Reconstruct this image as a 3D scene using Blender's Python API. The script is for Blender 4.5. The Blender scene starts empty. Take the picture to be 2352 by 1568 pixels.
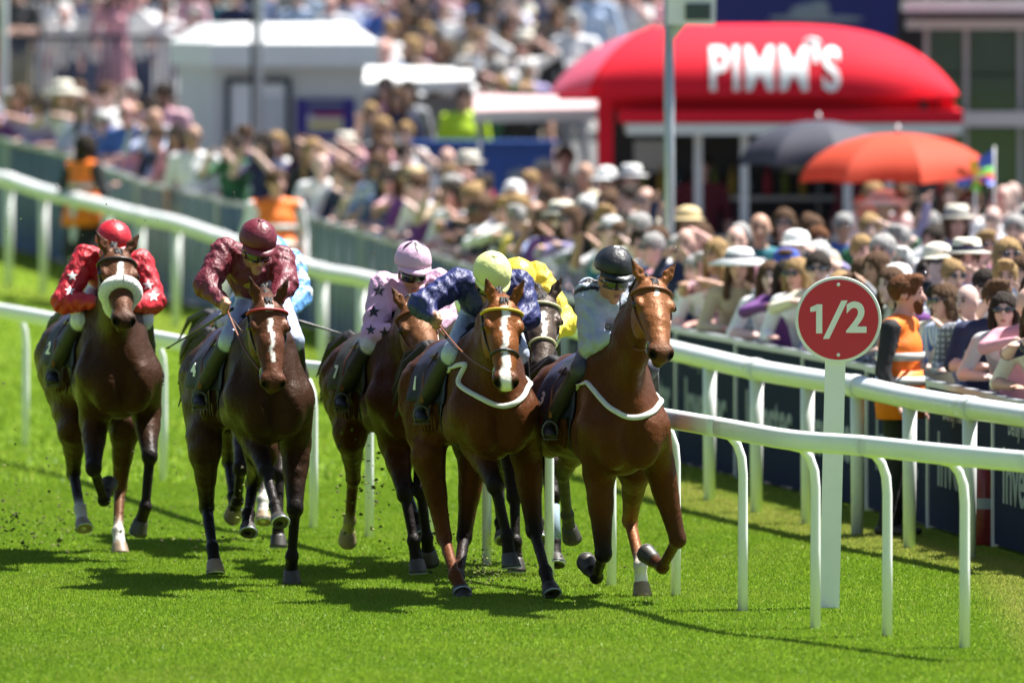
import bpy, bmesh, math, random
import numpy as np
from mathutils import Vector, Matrix
from mathutils.bvhtree import BVHTree

R = math.radians
random.seed(7)
rng = np.random.default_rng(7)
scene = bpy.context.scene
col = scene.collection

# ------------------------------------------------------------------ camera, sky, sun, exposure
# measured from the photograph (2352 px wide frame): 400 mm lens, camera 3.88 m above the turf
KPX, CXP, YH, HC = 26133.0, 1176.0, -128.0, 3.88
cam_d = bpy.data.cameras.new('camera')
cam_d.sensor_width = 36.0
cam_d.lens = 400.0
cam_d.clip_start = 1.0
cam_d.clip_end = 2000.0
cam_d.dof.use_dof = True
cam_d.dof.focus_distance = 67.6
cam_d.dof.aperture_fstop = 2.5
cam = bpy.data.objects.new('camera', cam_d)
cam.location = (0, 0, HC)
cam.rotation_euler = (R(90) - math.atan((784 - YH) / KPX), 0, 0)
col.objects.link(cam)
scene.camera = cam

SUN_EL, SUN_AZ = R(64), R(66)           # azimuth measured from the viewing direction towards the right
sun_vec = Vector((math.cos(SUN_EL) * math.sin(SUN_AZ), math.cos(SUN_EL) * math.cos(SUN_AZ), math.sin(SUN_EL)))
world = bpy.data.worlds.new('World')
scene.world = world
world.use_nodes = True
wn = world.node_tree
sky = wn.nodes.new('ShaderNodeTexSky')
sky.sky_type = 'NISHITA'
sky.sun_disc = False
sky.sun_elevation = SUN_EL
sky.sun_rotation = SUN_AZ
bg = wn.nodes['Background']
bg.inputs['Strength'].default_value = 0.05
wn.links.new(sky.outputs[0], bg.inputs['Color'])
sl = bpy.data.lights.new('sun', 'SUN')
sl.energy = 5.0
sl.angle = R(0.5)
sl.color = (1.0, 0.965, 0.91)
so = bpy.data.objects.new('sun', sl)
so.rotation_euler = (-sun_vec).to_track_quat('-Z', 'Y').to_euler()
so.location = (20, 60, 60)
col.objects.link(so)
vs = scene.view_settings
vs.view_transform = 'Standard'
vs.look = 'None'
vs.exposure = 1.4
vs.gamma = 1.0
scene.cycles.use_denoising = True
scene.cycles.max_bounces = 6

# ------------------------------------------------------------------ helpers
def W(x, y, d):
    """picture measurement (2352 px frame) at a distance d -> place in the world"""
    return Vector(((x - CXP) * d / KPX, d, HC - (y - YH) * d / KPX))

def zt(d):
    """height of the ground: level track, then a bank rising behind the bend"""
    if d <= 99: return 0.0
    if d <= 117: return .0021 * (d - 99) ** 2
    return .6804 + .0756 * (min(d, 129.5) - 117)

def solve_d(yp, h):
    """distance at which something h above the ground shows at height yp in the picture"""
    lo, hi = 40.0, 129.4
    for _ in range(50):
        m = (lo + hi) / 2
        if YH + (HC - h - zt(m)) * KPX / m > yp: lo = m
        else: hi = m
    return lo

def GD(y): return solve_d(y, 0.0)

def G(x, y):
    d = GD(y)
    return Vector(((x - CXP) * d / KPX, d, zt(d)))

def tag(o, label=None, cat=None, group=None, kind=None):
    if label: o['label'] = label
    if cat: o['category'] = cat
    if group: o['group'] = group
    if kind: o['kind'] = kind
    return o

def empty(name, loc=(0, 0, 0), rz=0.0):
    o = bpy.data.objects.new(name, None)
    o.location = loc
    o.rotation_euler = (0, 0, rz)
    o.empty_display_size = 0.2
    col.objects.link(o)
    return o

def link(name, me, parent=None, loc=None, rz=None):
    o = bpy.data.objects.new(name, me)
    col.objects.link(o)
    if parent is not None: o.parent = parent
    if loc is not None: o.location = loc
    if rz is not None: o.rotation_euler = (0, 0, rz)
    return o

def smooth(me, on=True):
    me.polygons.foreach_set('use_smooth', np.full(len(me.polygons), on, dtype=bool))
    me.update()

class MB:
    """collects shapes with a material number each, builds ONE mesh"""
    def __init__(s):
        s.v, s.f, s.m, s.sm = [], [], [], []
    def add(s, verts, faces, mi=0, sm=False):
        b = len(s.v)
        s.v += [tuple(p) for p in verts]
        for f in faces:
            s.f.append([b + i for i in f]); s.m.append(mi); s.sm.append(sm)
        return s
    def box(s, c, size, mi=0, rz=0.0, mat=None):
        hx, hy, hz = size[0] / 2, size[1] / 2, size[2] / 2
        P = [Vector((x, y, z)) for x in (-hx, hx) for y in (-hy, hy) for z in (-hz, hz)]
        M = mat if mat is not None else Matrix.Rotation(rz, 3, 'Z')
        P = [M @ p + Vector(c) for p in P]
        F = [(0, 1, 3, 2), (4, 6, 7, 5), (0, 4, 5, 1), (2, 3, 7, 6), (0, 2, 6, 4), (1, 5, 7, 3)]
        return s.add(P, F, mi)
    def bar(s, a, b, w, h, mi=0, up=Vector((0, 0, 1))):
        a, b = Vector(a), Vector(b)
        u = (b - a).normalized()
        if abs(u.dot(up)) > .98: up = Vector((0, 1, 0))
        v = u.cross(up).normalized(); t = v.cross(u)
        P = []
        for p in (a, b):
            for i, j in ((-1, -1), (1, -1), (1, 1), (-1, 1)):
                P.append(p + v * (i * w / 2) + t * (j * h / 2))
        return s.add(P, [(3, 2, 1, 0), (4, 5, 6, 7), (0, 1, 5, 4), (1, 2, 6, 5), (2, 3, 7, 6), (3, 0, 4, 7)], mi)
    def tube(s, pts, rad, n=8, mi=0, caps=True, flat=None, sm=True, side=None):
        pts = [Vector(p) for p in pts]
        N = len(pts)
        rr = rad if hasattr(rad, '__len__') else [rad] * N
        P = []
        ref = Vector((0.13, 0.21, 0.97))
        for i, p in enumerate(pts):
            u = (pts[min(i + 1, N - 1)] - pts[max(i - 1, 0)]).normalized()
            rf = side if side is not None else ref
            v = u.cross(rf)
            if v.length < .05: v = u.cross(Vector((1, 0, 0)))
            v.normalize(); w = u.cross(v)
            fl = 1.0 if flat is None else flat
            for k in range(n):
                a = 2 * math.pi * k / n
                P.append(p + v * (math.cos(a) * rr[i]) + w * (math.sin(a) * rr[i] * fl))
        F = []
        for i in range(N - 1):
            for k in range(n):
                k2 = (k + 1) % n
                F.append((i * n + k, i * n + k2, (i + 1) * n + k2, (i + 1) * n + k))
        s.add(P, F, mi, sm)
        if caps:
            b = len(s.v) - N * n
            s.f.append([b + k for k in range(n)][::-1]); s.m.append(mi); s.sm.append(False)
            s.f.append([b + (N - 1) * n + k for k in range(n)]); s.m.append(mi); s.sm.append(False)
        return s
    def lathe(s, prof, n=16, mi=0, M=None, sm=True):
        """prof: (radius, height) pairs about local z"""
        P = []
        for r, z in prof:
            for k in range(n):
                a = 2 * math.pi * k / n
                p = Vector((math.cos(a) * r, math.sin(a) * r, z))
                P.append(M @ p if M is not None else p)
        F = []
        for i in range(len(prof) - 1):
            for k in range(n):
                k2 = (k + 1) % n
                F.append((i * n + k, i * n + k2, (i + 1) * n + k2, (i + 1) * n + k))
        F.append(tuple(range(n))[::-1])
        F.append(tuple((len(prof) - 1) * n + k for k in range(n)))
        return s.add(P, F, mi, sm)
    def ell(s, c, rad, n=10, m=7, mi=0, M=None):
        P = []; c = Vector(c)
        for i in range(m + 1):
            th = math.pi * i / m
            for k in range(n):
                a = 2 * math.pi * k / n
                p = Vector((math.sin(th) * math.cos(a) * rad[0], math.sin(th) * math.sin(a) * rad[1], math.cos(th) * rad[2]))
                P.append((M @ p if M is not None else p) + c)
        F = []
        for i in range(m):
            for k in range(n):
                k2 = (k + 1) % n
                F.append((i * n + k, (i + 1) * n + k, (i + 1) * n + k2, i * n + k2))
        return s.add(P, F, mi, True)
    def mesh(s, name, mats):
        me = bpy.data.meshes.new(name)
        me.from_pydata(s.v, [], s.f)
        for m in (mats if isinstance(mats, (list, tuple)) else [mats]): me.materials.append(m)
        me.polygons.foreach_set('material_index', s.m)
        me.polygons.foreach_set('use_smooth', s.sm)
        me.update()
        return me
    def build(s, name, mats, parent=None, loc=None, rz=None):
        return link(name, s.mesh(name, mats), parent, loc, rz)

def text_mesh(txt, size, extrude=0.004, bold=0.0, shear=0.0, align='CENTER', space=1.0):
    c = bpy.data.curves.new('text', 'FONT')
    c.body = txt; c.size = size; c.extrude = extrude; c.offset = bold; c.shear = shear
    c.space_character = space; c.align_x = align; c.align_y = 'CENTER'; c.resolution_u = 4
    o = bpy.data.objects.new('text', c)
    col.objects.link(o)
    bpy.context.view_layer.update()
    me = bpy.data.meshes.new_from_object(o.evaluated_get(bpy.context.evaluated_depsgraph_get()))
    bpy.data.objects.remove(o); bpy.data.curves.remove(c)
    return me

# ------------------------------------------------------------------ materials
def nodes_of(name):
    m = bpy.data.materials.new(name)
    m.use_nodes = True
    nt = m.node_tree
    return m, nt, nt.nodes['Principled BSDF']

def noise(nt, scale, detail=3.0, rough=.6, vec=None):
    n = nt.nodes.new('ShaderNodeTexNoise')
    n.inputs['Scale'].default_value = scale
    n.inputs['Detail'].default_value = detail
    n.inputs['Roughness'].default_value = rough
    if vec is not None: nt.links.new(vec, n.inputs['Vector'])
    return n

def obj_coord(nt, scale=(1, 1, 1)):
    t = nt.nodes.new('ShaderNodeTexCoord')
    mp = nt.nodes.new('ShaderNodeMapping')
    mp.inputs['Scale'].default_value = scale
    nt.links.new(t.outputs['Object'], mp.inputs['Vector'])
    return mp.outputs[0]

def mixc(nt, fac, a, b, mode='MIX'):
    n = nt.nodes.new('ShaderNodeMix'); n.data_type = 'RGBA'; n.blend_type = mode
    for sock, val in ((n.inputs[0], fac), (n.inputs[6], a), (n.inputs[7], b)):
        if hasattr(val, 'links'): nt.links.new(val, sock)
        elif hasattr(val, '__len__'): sock.default_value = (*val[:3], 1)
        else: sock.default_value = val
    return n.outputs[2]

def bump(nt, bs, height, strength, dist=.01):
    b = nt.nodes.new('ShaderNodeBump')
    b.inputs['Strength'].default_value = strength
    b.inputs['Distance'].default_value = dist
    nt.links.new(height, b.inputs['Height'])
    nt.links.new(b.outputs[0], bs.inputs['Normal'])
    return b

def mat(name, c, rough=.5, var=.25, scale=6.0, metal=0.0, bmp=0.0, bscale=40.0, bdist=.004, spec=.5, coat=0.0, sheen=0.0):
    """plain procedural surface: base colour with mottling, slight roughness change and relief"""
    m, nt, bs = nodes_of(name)
    v = obj_coord(nt)
    n = noise(nt, scale, 4.0, .65, v)
    dark = tuple(x * (1 - var) for x in c); lite = tuple(min(1, x * (1 + var * .6)) for x in c)
    nt.links.new(mixc(nt, n.outputs[0], dark, lite), bs.inputs['Base Color'])
    mr = nt.nodes.new('ShaderNodeMapRange')
    mr.inputs[3].default_value = max(.02, rough - .08); mr.inputs[4].default_value = min(1, rough + .08)
    nt.links.new(n.outputs[0], mr.inputs[0]); nt.links.new(mr.outputs[0], bs.inputs['Roughness'])
    bs.inputs['Metallic'].default_value = metal
    bs.inputs['Specular IOR Level'].default_value = spec
    bs.inputs['Coat Weight'].default_value = coat
    bs.inputs['Sheen Weight'].default_value = sheen
    if bmp:
        bump(nt, bs, noise(nt, bscale, 3, .6, v).outputs[0], bmp, bdist)
    return m

def coat_material():
    """horse coat: colour from the mesh attribute, short glossy hair"""
    m, nt, bs = nodes_of('horse_coat')
    a = nt.nodes.new('ShaderNodeAttribute'); a.attribute_name = 'coat'
    v = obj_coord(nt, (1, 1, 1))
    n1 = noise(nt, 3.0, 3, .6, v)
    n2 = noise(nt, 55.0, 4, .7, obj_coord(nt, (1, 1, .3)))
    c = mixc(nt, n1.outputs[0], (.72, .72, .72), (1.25, 1.2, 1.12))
    c1 = mixc(nt, 1.0, a.outputs['Color'], c, 'MULTIPLY')
    c2 = mixc(nt, n2.outputs[0], (.78, .78, .78), (1.2, 1.2, 1.2))
    c3 = mixc(nt, 1.0, c1, c2, 'MULTIPLY')
    nt.links.new(c3, bs.inputs['Base Color'])
    rg = nt.nodes.new('ShaderNodeMapRange'); rg.inputs[1].default_value = .3; rg.inputs[2].default_value = .7; rg.inputs[3].default_value = .33; rg.inputs[4].default_value = .58
    nt.links.new(noise(nt, 4.5, 4, .65, v).outputs[0], rg.inputs[0]); nt.links.new(rg.outputs[0], bs.inputs['Roughness'])
    bs.inputs['Specular IOR Level'].default_value = .36
    nt.links.new(mixc(nt, 1.0, c3, (7.0, 8.0, 9.0), 'MULTIPLY'), bs.inputs['Specular Tint'])
    n3 = noise(nt, 14.0, 3, .6, v)
    mixn = nt.nodes.new('ShaderNodeMath'); mixn.operation = 'MULTIPLY_ADD'
    nt.links.new(n2.outputs[0], mixn.inputs[0]); mixn.inputs[1].default_value = .25
    nt.links.new(n3.outputs[0], mixn.inputs[2])
    bump(nt, bs, mixn.outputs[0], .8, .014)
    return m

def rider_material():
    """rider: colour attribute; alpha 1 = satin silk with creases, .5 = matt cloth, 0 = skin or leather"""
    m, nt, bs = nodes_of('rider_clothes')
    a = nt.nodes.new('ShaderNodeAttribute'); a.attribute_name = 'coat'
    v = obj_coord(nt, (1.25, .55, .8))
    w = noise(nt, 2.5, 2, .5, v)
    vv = nt.nodes.new('ShaderNodeMix'); vv.data_type = 'VECTOR'; vv.inputs[0].default_value = .12
    nt.links.new(v, vv.inputs[4]); nt.links.new(w.outputs['Color'], vv.inputs[5])
    n1 = noise(nt, 30.0, 2.5, .55, vv.outputs[1])
    n2 = noise(nt, 14.0, 2, .5, vv.outputs[1])
    ad = nt.nodes.new('ShaderNodeMath'); ad.operation = 'MULTIPLY_ADD'
    nt.links.new(n2.outputs[0], ad.inputs[0]); ad.inputs[1].default_value = 1.5
    nt.links.new(n1.outputs[0], ad.inputs[2])
    b = bump(nt, bs, ad.outputs[0], .8, .05)
    st = nt.nodes.new('ShaderNodeMapRange')
    st.inputs[3].default_value = .06; st.inputs[4].default_value = .32
    nt.links.new(a.outputs['Alpha'], st.inputs[0]); nt.links.new(st.outputs[0], b.inputs['Strength'])
    nt.links.new(mixc(nt, 1.0, a.outputs['Color'], mixc(nt, n2.outputs[0], (.8, .8, .8), (1.15, 1.15, 1.15)), 'MULTIPLY'), bs.inputs['Base Color'])
    rr = nt.nodes.new('ShaderNodeMapRange')
    rr.inputs[3].default_value = .6; rr.inputs[4].default_value = .54
    nt.links.new(a.outputs['Alpha'], rr.inputs[0]); nt.links.new(rr.outputs[0], bs.inputs['Roughness'])
    return m

def leafy(name, c1, c2, trans=.45):
    m, nt, bs = nodes_of(name)
    a = nt.nodes.new('ShaderNodeAttribute'); a.attribute_name = 'shade'
    n = noise(nt, .55, 4, .6, obj_coord(nt))
    dry = nt.nodes.new('ShaderNodeAttribute'); dry.attribute_name = 'dry'
    f = nt.nodes.new('ShaderNodeMath'); f.operation = 'MULTIPLY_ADD'
    nt.links.new(n.outputs[0], f.inputs[0]); f.inputs[1].default_value = .8
    mm = nt.nodes.new('ShaderNodeMath'); mm.operation = 'MULTIPLY_ADD'
    nt.links.new(a.outputs['Fac'], mm.inputs[0]); mm.inputs[1].default_value = .7; mm.inputs[2].default_value = -.25
    nt.links.new(mm.outputs[0], f.inputs[2])
    c = mixc(nt, dry.outputs['Fac'], mixc(nt, f.outputs[0], c1, c2), (.40, .37, .10))
    nt.links.new(c, bs.inputs['Base Color'])
    bs.inputs['Roughness'].default_value = .5
    bs.inputs['Specular IOR Level'].default_value = .3
    tr = nt.nodes.new('ShaderNodeBsdfTranslucent')
    nt.links.new(c, tr.inputs[0])
    ms = nt.nodes.new('ShaderNodeMixShader'); ms.inputs[0].default_value = trans
    nt.links.new(bs.outputs[0], ms.inputs[1]); nt.links.new(tr.outputs[0], ms.inputs[2])
    nt.links.new(ms.outputs[0], nt.nodes['Material Output'].inputs[0])
    return m

M = {}
M['coat'] = coat_material()
M['rider'] = rider_material()
M['white_plastic'] = mat('white_plastic', (.80, .82, .80), .38, .10, 3, bmp=.08, bscale=25, coat=.1)
M['white_paint'] = mat('white_paint', (.78, .80, .80), .5, .12, 4, bmp=.1)
M['sign_red'] = mat('sign_red', (.56, .010, .040), .4, .10, 8)
M['pale_grey'] = mat('pale_grey_paint', (.55, .58, .60), .5, .15, 5)
M['steel'] = mat('galvanised_steel', (.42, .45, .48), .42, .2, 12, metal=.5)
M['navy_board'] = mat('navy_board', (.016, .024, .055), .85, .35, 3, bmp=.1, spec=.08)
M['grey_mesh'] = mat('grey_green_panel', (.27, .33, .43), .85, .45, 2.2, bmp=.15, spec=.1)
M['black'] = mat('black_leather', (.012, .012, .014), .4, .3, 20)
M['boot'] = mat('boot', (.014, .013, .015), .35, .3, 20)
M['brown_leather'] = mat('brown_leather', (.16, .05, .018), .42, .3, 25)
M['white_web'] = mat('white_webbing', (.58, .58, .53), .7, .15, 30, bmp=.3, bscale=120)
M['yellow_web'] = mat('yellow_webbing', (.62, .42, .04), .6, .15, 30)
M['red_web'] = mat('red_webbing', (.34, .02, .03), .6, .15, 30)
M['cream_web'] = mat('cream_webbing', (.6, .55, .33), .6, .15, 30)
M['fleece'] = mat('sheepskin', (.80, .79, .74), .95, .14, 60, bmp=1.0, bscale=70, bdist=.02, sheen=.5)
M['cloth_navy'] = mat('navy_saddle_cloth', (.012, .014, .055), .7, .3, 18, bmp=.3, bscale=200)
M['hair'] = mat('horse_hair', (.012, .010, .009), .65, .4, 30, bmp=.5, bscale=80)
M['hoof'] = mat('hoof_horn', (.045, .038, .032), .5, .4, 20, bmp=.3, bscale=60)
M['hoof_pale'] = mat('pale_hoof_horn', (.26, .19, .12), .5, .35, 20, bmp=.3, bscale=60)
M['eye'] = mat('eye', (.006, .004, .004), .08, .2, 30)
M['goggle'] = mat('goggle_lens', (.012, .014, .02), .1, .2, 10, coat=1.0)
M['white_text'] = mat('white_lettering', (.80, .80, .80), .5, .08, 10)
M['dull_text'] = mat('dull_white_lettering', (.26, .30, .33), .7, .25, 14)
M['lime'] = mat('lime_cloth', (.16, .22, .02), .5, .2, 20)
M['gold'] = mat('gold_cloth', (.40, .27, .03), .5, .2, 20)
M['kiosk_red'] = mat('satin_red_canopy', (.66, .012, .030), .8, .10, 1.5, spec=.2)
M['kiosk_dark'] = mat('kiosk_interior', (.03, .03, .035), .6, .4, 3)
M['end_sheen'] = mat('red_end_painted_sky_sheen', (.56, .09, .15), .5, .15, 2)  # sky reflection on the red canopy end, painted into its base colour
M['awning'] = mat('white_awning', (.78, .78, .76), .6, .1, 3)
M['blue_board'] = mat('blue_board', (.018, .075, .30), .5, .3, 2)
M['banner'] = mat('navy_blue_banner', (.012, .022, .16), .5, .25, 2)
M['glass'] = mat('green_tinted_glass', (.022, .06, .068), .08, .5, 1.2, coat=.6)
M['stirrup'] = mat('dull_aluminium', (.12, .12, .13), .5, .3, 20, metal=.6)
M['umb_red'] = mat('coral_red_fabric', (.80, .085, .04), .7, .12, 5)
M['umb_navy'] = mat('charcoal_navy_fabric', (.035, .038, .055), .7, .2, 5)
M['orange'] = mat('hi_vis_orange', (.95, .20, .015), .6, .15, 14, bmp=.3, bscale=14, bdist=.02)
M['reflect'] = mat('reflective_tape', (.55, .55, .52), .35, .15, 30)
M['poster_blue'] = mat('poster_violet_blue', (.035, .02, .22), .5, .2, 3)
M['poster_red'] = mat('poster_red', (.42, .02, .05), .5, .2, 3)
M['poster_yellow'] = mat('poster_yellow', (.62, .50, .05), .5, .2, 3)
M['concrete'] = mat('concrete', (.30, .30, .29), .85, .3, 2, bmp=.3)
M['wall_pale'] = mat('pale_render', (.62, .64, .62), .7, .12, 2, bmp=.15)
M['dark_metal'] = mat('dark_blue_metal', (.022, .032, .06), .45, .3, 8)
M['extinguisher'] = mat('extinguisher_red', (.16, .008, .012), .3, .1, 8)

# ------------------------------------------------------------------ smooth solid modelling (distance fields -> one continuous surface)
def V3(p): return np.array(p, dtype=np.float64)

def cone(p0, p1, r0, r1, k=.02, c=None, c1=None, t=0):
    return dict(ty='c', p0=V3(p0), p1=V3(p1), a=(r0, r0), b=(r1, r1), v=None, k=k, c=c, c1=c1 if c1 is not None else c, t=t)

def econe(p0, p1, a, b, v, k=.02, c=None, c1=None, t=0):
    """elliptic: a=(side radius, other radius) at p0, b at p1; v = side direction"""
    return dict(ty='c', p0=V3(p0), p1=V3(p1), a=a, b=b, v=V3(v), k=k, c=c, c1=c1 if c1 is not None else c, t=t)

def elli(p, rad, axes=None, k=.03, c=None, sub=False, t=0):
    return dict(ty='e', p=V3(p), r=V3(rad), ax=np.eye(3) if axes is None else np.array(axes, dtype=np.float64), k=k, c=c, c1=c, sub=sub, t=t)

def prim_eval(p, X, Y, Z):
    if p['ty'] == 'e':
        dx, dy, dz = X - p['p'][0], Y - p['p'][1], Z - p['p'][2]
        q = []
        for i in range(3):
            a = p['ax'][i]
            q.append(dx * a[0] + dy * a[1] + dz * a[2])
        r = p['r']
        k0 = np.sqrt((q[0] / r[0]) ** 2 + (q[1] / r[1]) ** 2 + (q[2] / r[2]) ** 2) + 1e-9
        k1 = np.sqrt((q[0] / r[0] ** 2) ** 2 + (q[1] / r[1] ** 2) ** 2 + (q[2] / r[2] ** 2) ** 2) + 1e-9
        return k0 * (k0 - 1) / k1, None
    p0, p1 = p['p0'], p['p1']
    u = p1 - p0
    L = max(np.linalg.norm(u), 1e-6); u = u / L
    dx, dy, dz = X - p0[0], Y - p0[1], Z - p0[2]
    h = dx * u[0] + dy * u[1] + dz * u[2]
    t = np.clip(h / L, 0, 1)
    if p['v'] is None:
        r = p['a'][0] + (p['b'][0] - p['a'][0]) * t
        ax, ay, az = dx - t * L * u[0], dy - t * L * u[1], dz - t * L * u[2]
        return np.sqrt(ax * ax + ay * ay + az * az) - r, t
    v = p['v'] - u * np.dot(p['v'], u); v /= np.linalg.norm(v)
    w = np.cross(u, v)
    A = p['a'][0] + (p['b'][0] - p['a'][0]) * t
    B = p['a'][1] + (p['b'][1] - p['a'][1]) * t
    mn = np.minimum(A, B)
    pv = dx * v[0] + dy * v[1] + dz * v[2]
    pw = dx * w[0] + dy * w[1] + dz * w[2]
    au = h - t * L
    e = np.sqrt((pv / A) ** 2 + (pw / B) ** 2 + (au / mn) ** 2)
    return (e - 1) * mn, t

def prim_box(p, pad):
    if p['ty'] == 'e':
        r = max(p['r']) + pad
        return p['p'] - r, p['p'] + r
    r = max(*p['a'], *p['b']) + pad
    return np.minimum(p['p0'], p['p1']) - r, np.maximum(p['p0'], p['p1']) + r

def sdf_mesh(prims, h):
    adds = [p for p in prims if not p.get('sub')]
    lo = np.min([prim_box(p, 3 * h + .01)[0] for p in adds], axis=0)
    hi = np.max([prim_box(p, 3 * h + .01)[1] for p in adds], axis=0)
    n = np.ceil((hi - lo) / h).astype(int) + 1
    ax = [lo[i] + h * np.arange(n[i]) for i in range(3)]
    D = np.full(n, .25, dtype=np.float32)
    for p in prims:
        k = max(p['k'], 1e-4)
        a, b = prim_box(p, k + 3 * h)
        i0 = np.maximum(np.floor((a - lo) / h).astype(int), 0)
        i1 = np.minimum(np.ceil((b - lo) / h).astype(int) + 1, n)
        if np.any(i1 <= i0): continue
        sl_ = tuple(slice(i0[i], i1[i]) for i in range(3))
        d, _ = prim_eval(p, ax[0][sl_[0]][:, None, None], ax[1][sl_[1]][None, :, None], ax[2][sl_[2]][None, None, :])
        d = d.astype(np.float32)
        o = D[sl_]
        if p.get('sub'):
            hh = np.clip(.5 - .5 * (o + d) / k, 0, 1)
            D[sl_] = o + (-d - o) * hh + k * hh * (1 - hh)
        else:
            hh = np.clip(.5 + .5 * (o - d) / k, 0, 1)
            D[sl_] = o + (d - o) * hh - k * hh * (1 - hh)
    S = D < 0
    cs = [(i, j, k) for i in (0, 1) for j in (0, 1) for k in (0, 1)]
    def sh(A, c): return A[c[0]:A.shape[0] - 1 + c[0], c[1]:A.shape[1] - 1 + c[1], c[2]:A.shape[2] - 1 + c[2]]
    cnt = sum(sh(S, c).astype(np.int8) for c in cs)
    act = (cnt > 0) & (cnt < 8)
    idx = np.argwhere(act)
    ids = np.full(act.shape, -1, dtype=np.int64)
    ids[act] = np.arange(len(idx))
    vals = np.stack([D[idx[:, 0] + c[0], idx[:, 1] + c[1], idx[:, 2] + c[2]] for c in cs], 1)
    acc = np.zeros((len(idx), 3)); num = np.zeros(len(idx))
    for i in range(8):
        for j in range(i + 1, 8):
            df = np.array(cs[j]) - np.array(cs[i])
            if np.abs(df).sum() != 1: continue
            a, b = vals[:, i], vals[:, j]
            m = (a < 0) != (b < 0)
            t = np.where(m, a / np.where(m, a - b, 1), 0)
            acc += m[:, None] * (np.array(cs[i]) + t[:, None] * df)
            num += m
    verts = lo + h * (idx + acc / num[:, None])
    faces = []
    for axn in range(3):
        sA = [slice(None)] * 3; sB = [slice(None)] * 3
        sA[axn] = slice(0, -1); sB[axn] = slice(1, None)
        a, b = S[tuple(sA)], S[tuple(sB)]
        e = np.argwhere(a != b)
        o1, o2 = [i for i in range(3) if i != axn]
        ok = (e[:, o1] > 0) & (e[:, o2] > 0) & (e[:, o1] < n[o1] - 1) & (e[:, o2] < n[o2] - 1)
        e = e[ok]
        ins = a[e[:, 0], e[:, 1], e[:, 2]]
        q = []
        for s1, s2 in ((-1, -1), (0, -1), (0, 0), (-1, 0)):
            c = e.copy(); c[:, o1] += s1; c[:, o2] += s2
            q.append(ids[c[:, 0], c[:, 1], c[:, 2]])
        q = np.stack(q, 1)
        fl = ins if axn != 1 else ~ins
        q[~fl] = q[~fl][:, ::-1]
        faces.append(q)
    faces = np.concatenate(faces)
    return verts, faces

def np_mesh(name, verts, faces, mats, sm=True):
    me = bpy.data.meshes.new(name)
    n, k = faces.shape
    me.vertices.add(len(verts)); me.vertices.foreach_set('co', np.asarray(verts, dtype=np.float32).ravel())
    me.loops.add(n * k); me.loops.foreach_set('vertex_index', faces.astype(np.int32).ravel())
    me.polygons.add(n); me.polygons.foreach_set('loop_start', np.arange(0, n * k, k, dtype=np.int32))
    for m in (mats if isinstance(mats, (list, tuple)) else [mats]): me.materials.append(m)
    me.update(calc_edges=True)
    if sm: smooth(me)
    return me

def blend_colours(prims, V, width):
    """RGBA of each vertex from the solids nearest to it"""
    ds, cc = [], []
    for p in prims:
        if p.get('sub') or p['c'] is None: continue
        d, t = prim_eval(p, V[:, 0], V[:, 1], V[:, 2])
        c0 = np.array(p['c'], dtype=float); c1 = np.array(p['c1'], dtype=float)
        if len(c0) == 3: c0 = np.append(c0, 1.0); c1 = np.append(c1, 1.0)
        if t is None: c = np.repeat(c0[None], len(V), 0)
        else: c = c0[None] + (c1 - c0)[None] * t[:, None]
        ds.append(d); cc.append(c)
    ds = np.array(ds); cc = np.array(cc)
    w = np.exp(-(ds - ds.min(0)) / width)
    w /= w.sum(0)
    return (w[:, :, None] * cc).sum(0)

def nearest_tag(prims, V):
    ds = np.array([prim_eval(p, V[:, 0], V[:, 1], V[:, 2])[0] for p in prims if not p.get('sub')])
    tg = np.array([p['t'] for p in prims if not p.get('sub')])
    return tg[ds.argmin(0)]

def set_colour(me, rgba, name='coat'):
    at = me.color_attributes.new(name, 'FLOAT_COLOR', 'POINT')
    at.data.foreach_set('color', np.asarray(rgba, dtype=np.float32).ravel())

def bvh_of(V, F):
    return BVHTree.FromPolygons([tuple(v) for v in V], [tuple(int(i) for i in f) for f in F])
# ------------------------------------------------------------------ ground
def track_material():
    m, nt, bs = nodes_of('turf_soil')
    v = obj_coord(nt)
    n1 = noise(nt, .35, 4, .6, v); n2 = noise(nt, 9.0, 5, .7, obj_coord(nt, (1, .35, 1))); n3 = noise(nt, 60, 3, .7, v)
    c = mixc(nt, n1.outputs[0], (.11, .22, .012), (.165, .285, .018))
    c = mixc(nt, n2.outputs[0], c, (.19, .27, .015))
    mr = nt.nodes.new('ShaderNodeMapRange'); mr.inputs[1].default_value = .35; mr.inputs[2].default_value = .75
    nt.links.new(n3.outputs[0], mr.inputs[0])
    c = mixc(nt, mr.outputs[0], c, (.08, .14, .010))
    nt.links.new(c, bs.inputs['Base Color'])
    bs.inputs['Roughness'].default_value = .9
    bs.inputs['Specular IOR Level'].default_value = .1
    bump(nt, bs, n3.outputs[0], .6, .03)
    return m
ROWS = sorted(set([-60.0, 40.0, 60.0, 68.5, 73.0, 79.2, 84.7, 99.0] + list(np.arange(100.0, 129.6, 1.0)) + [129.5, 200.0, 1500.0]))
mb = MB(); nr = len(ROWS)
mb.add([(sx * 900, y, zt(y)) for y in ROWS for sx in (-1, 1)], [(2 * i, 2 * i + 1, 2 * i + 3, 2 * i + 2) for i in range(nr - 1)], 0, True)
tag(mb.build('ground', track_material()), kind='structure')

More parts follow.
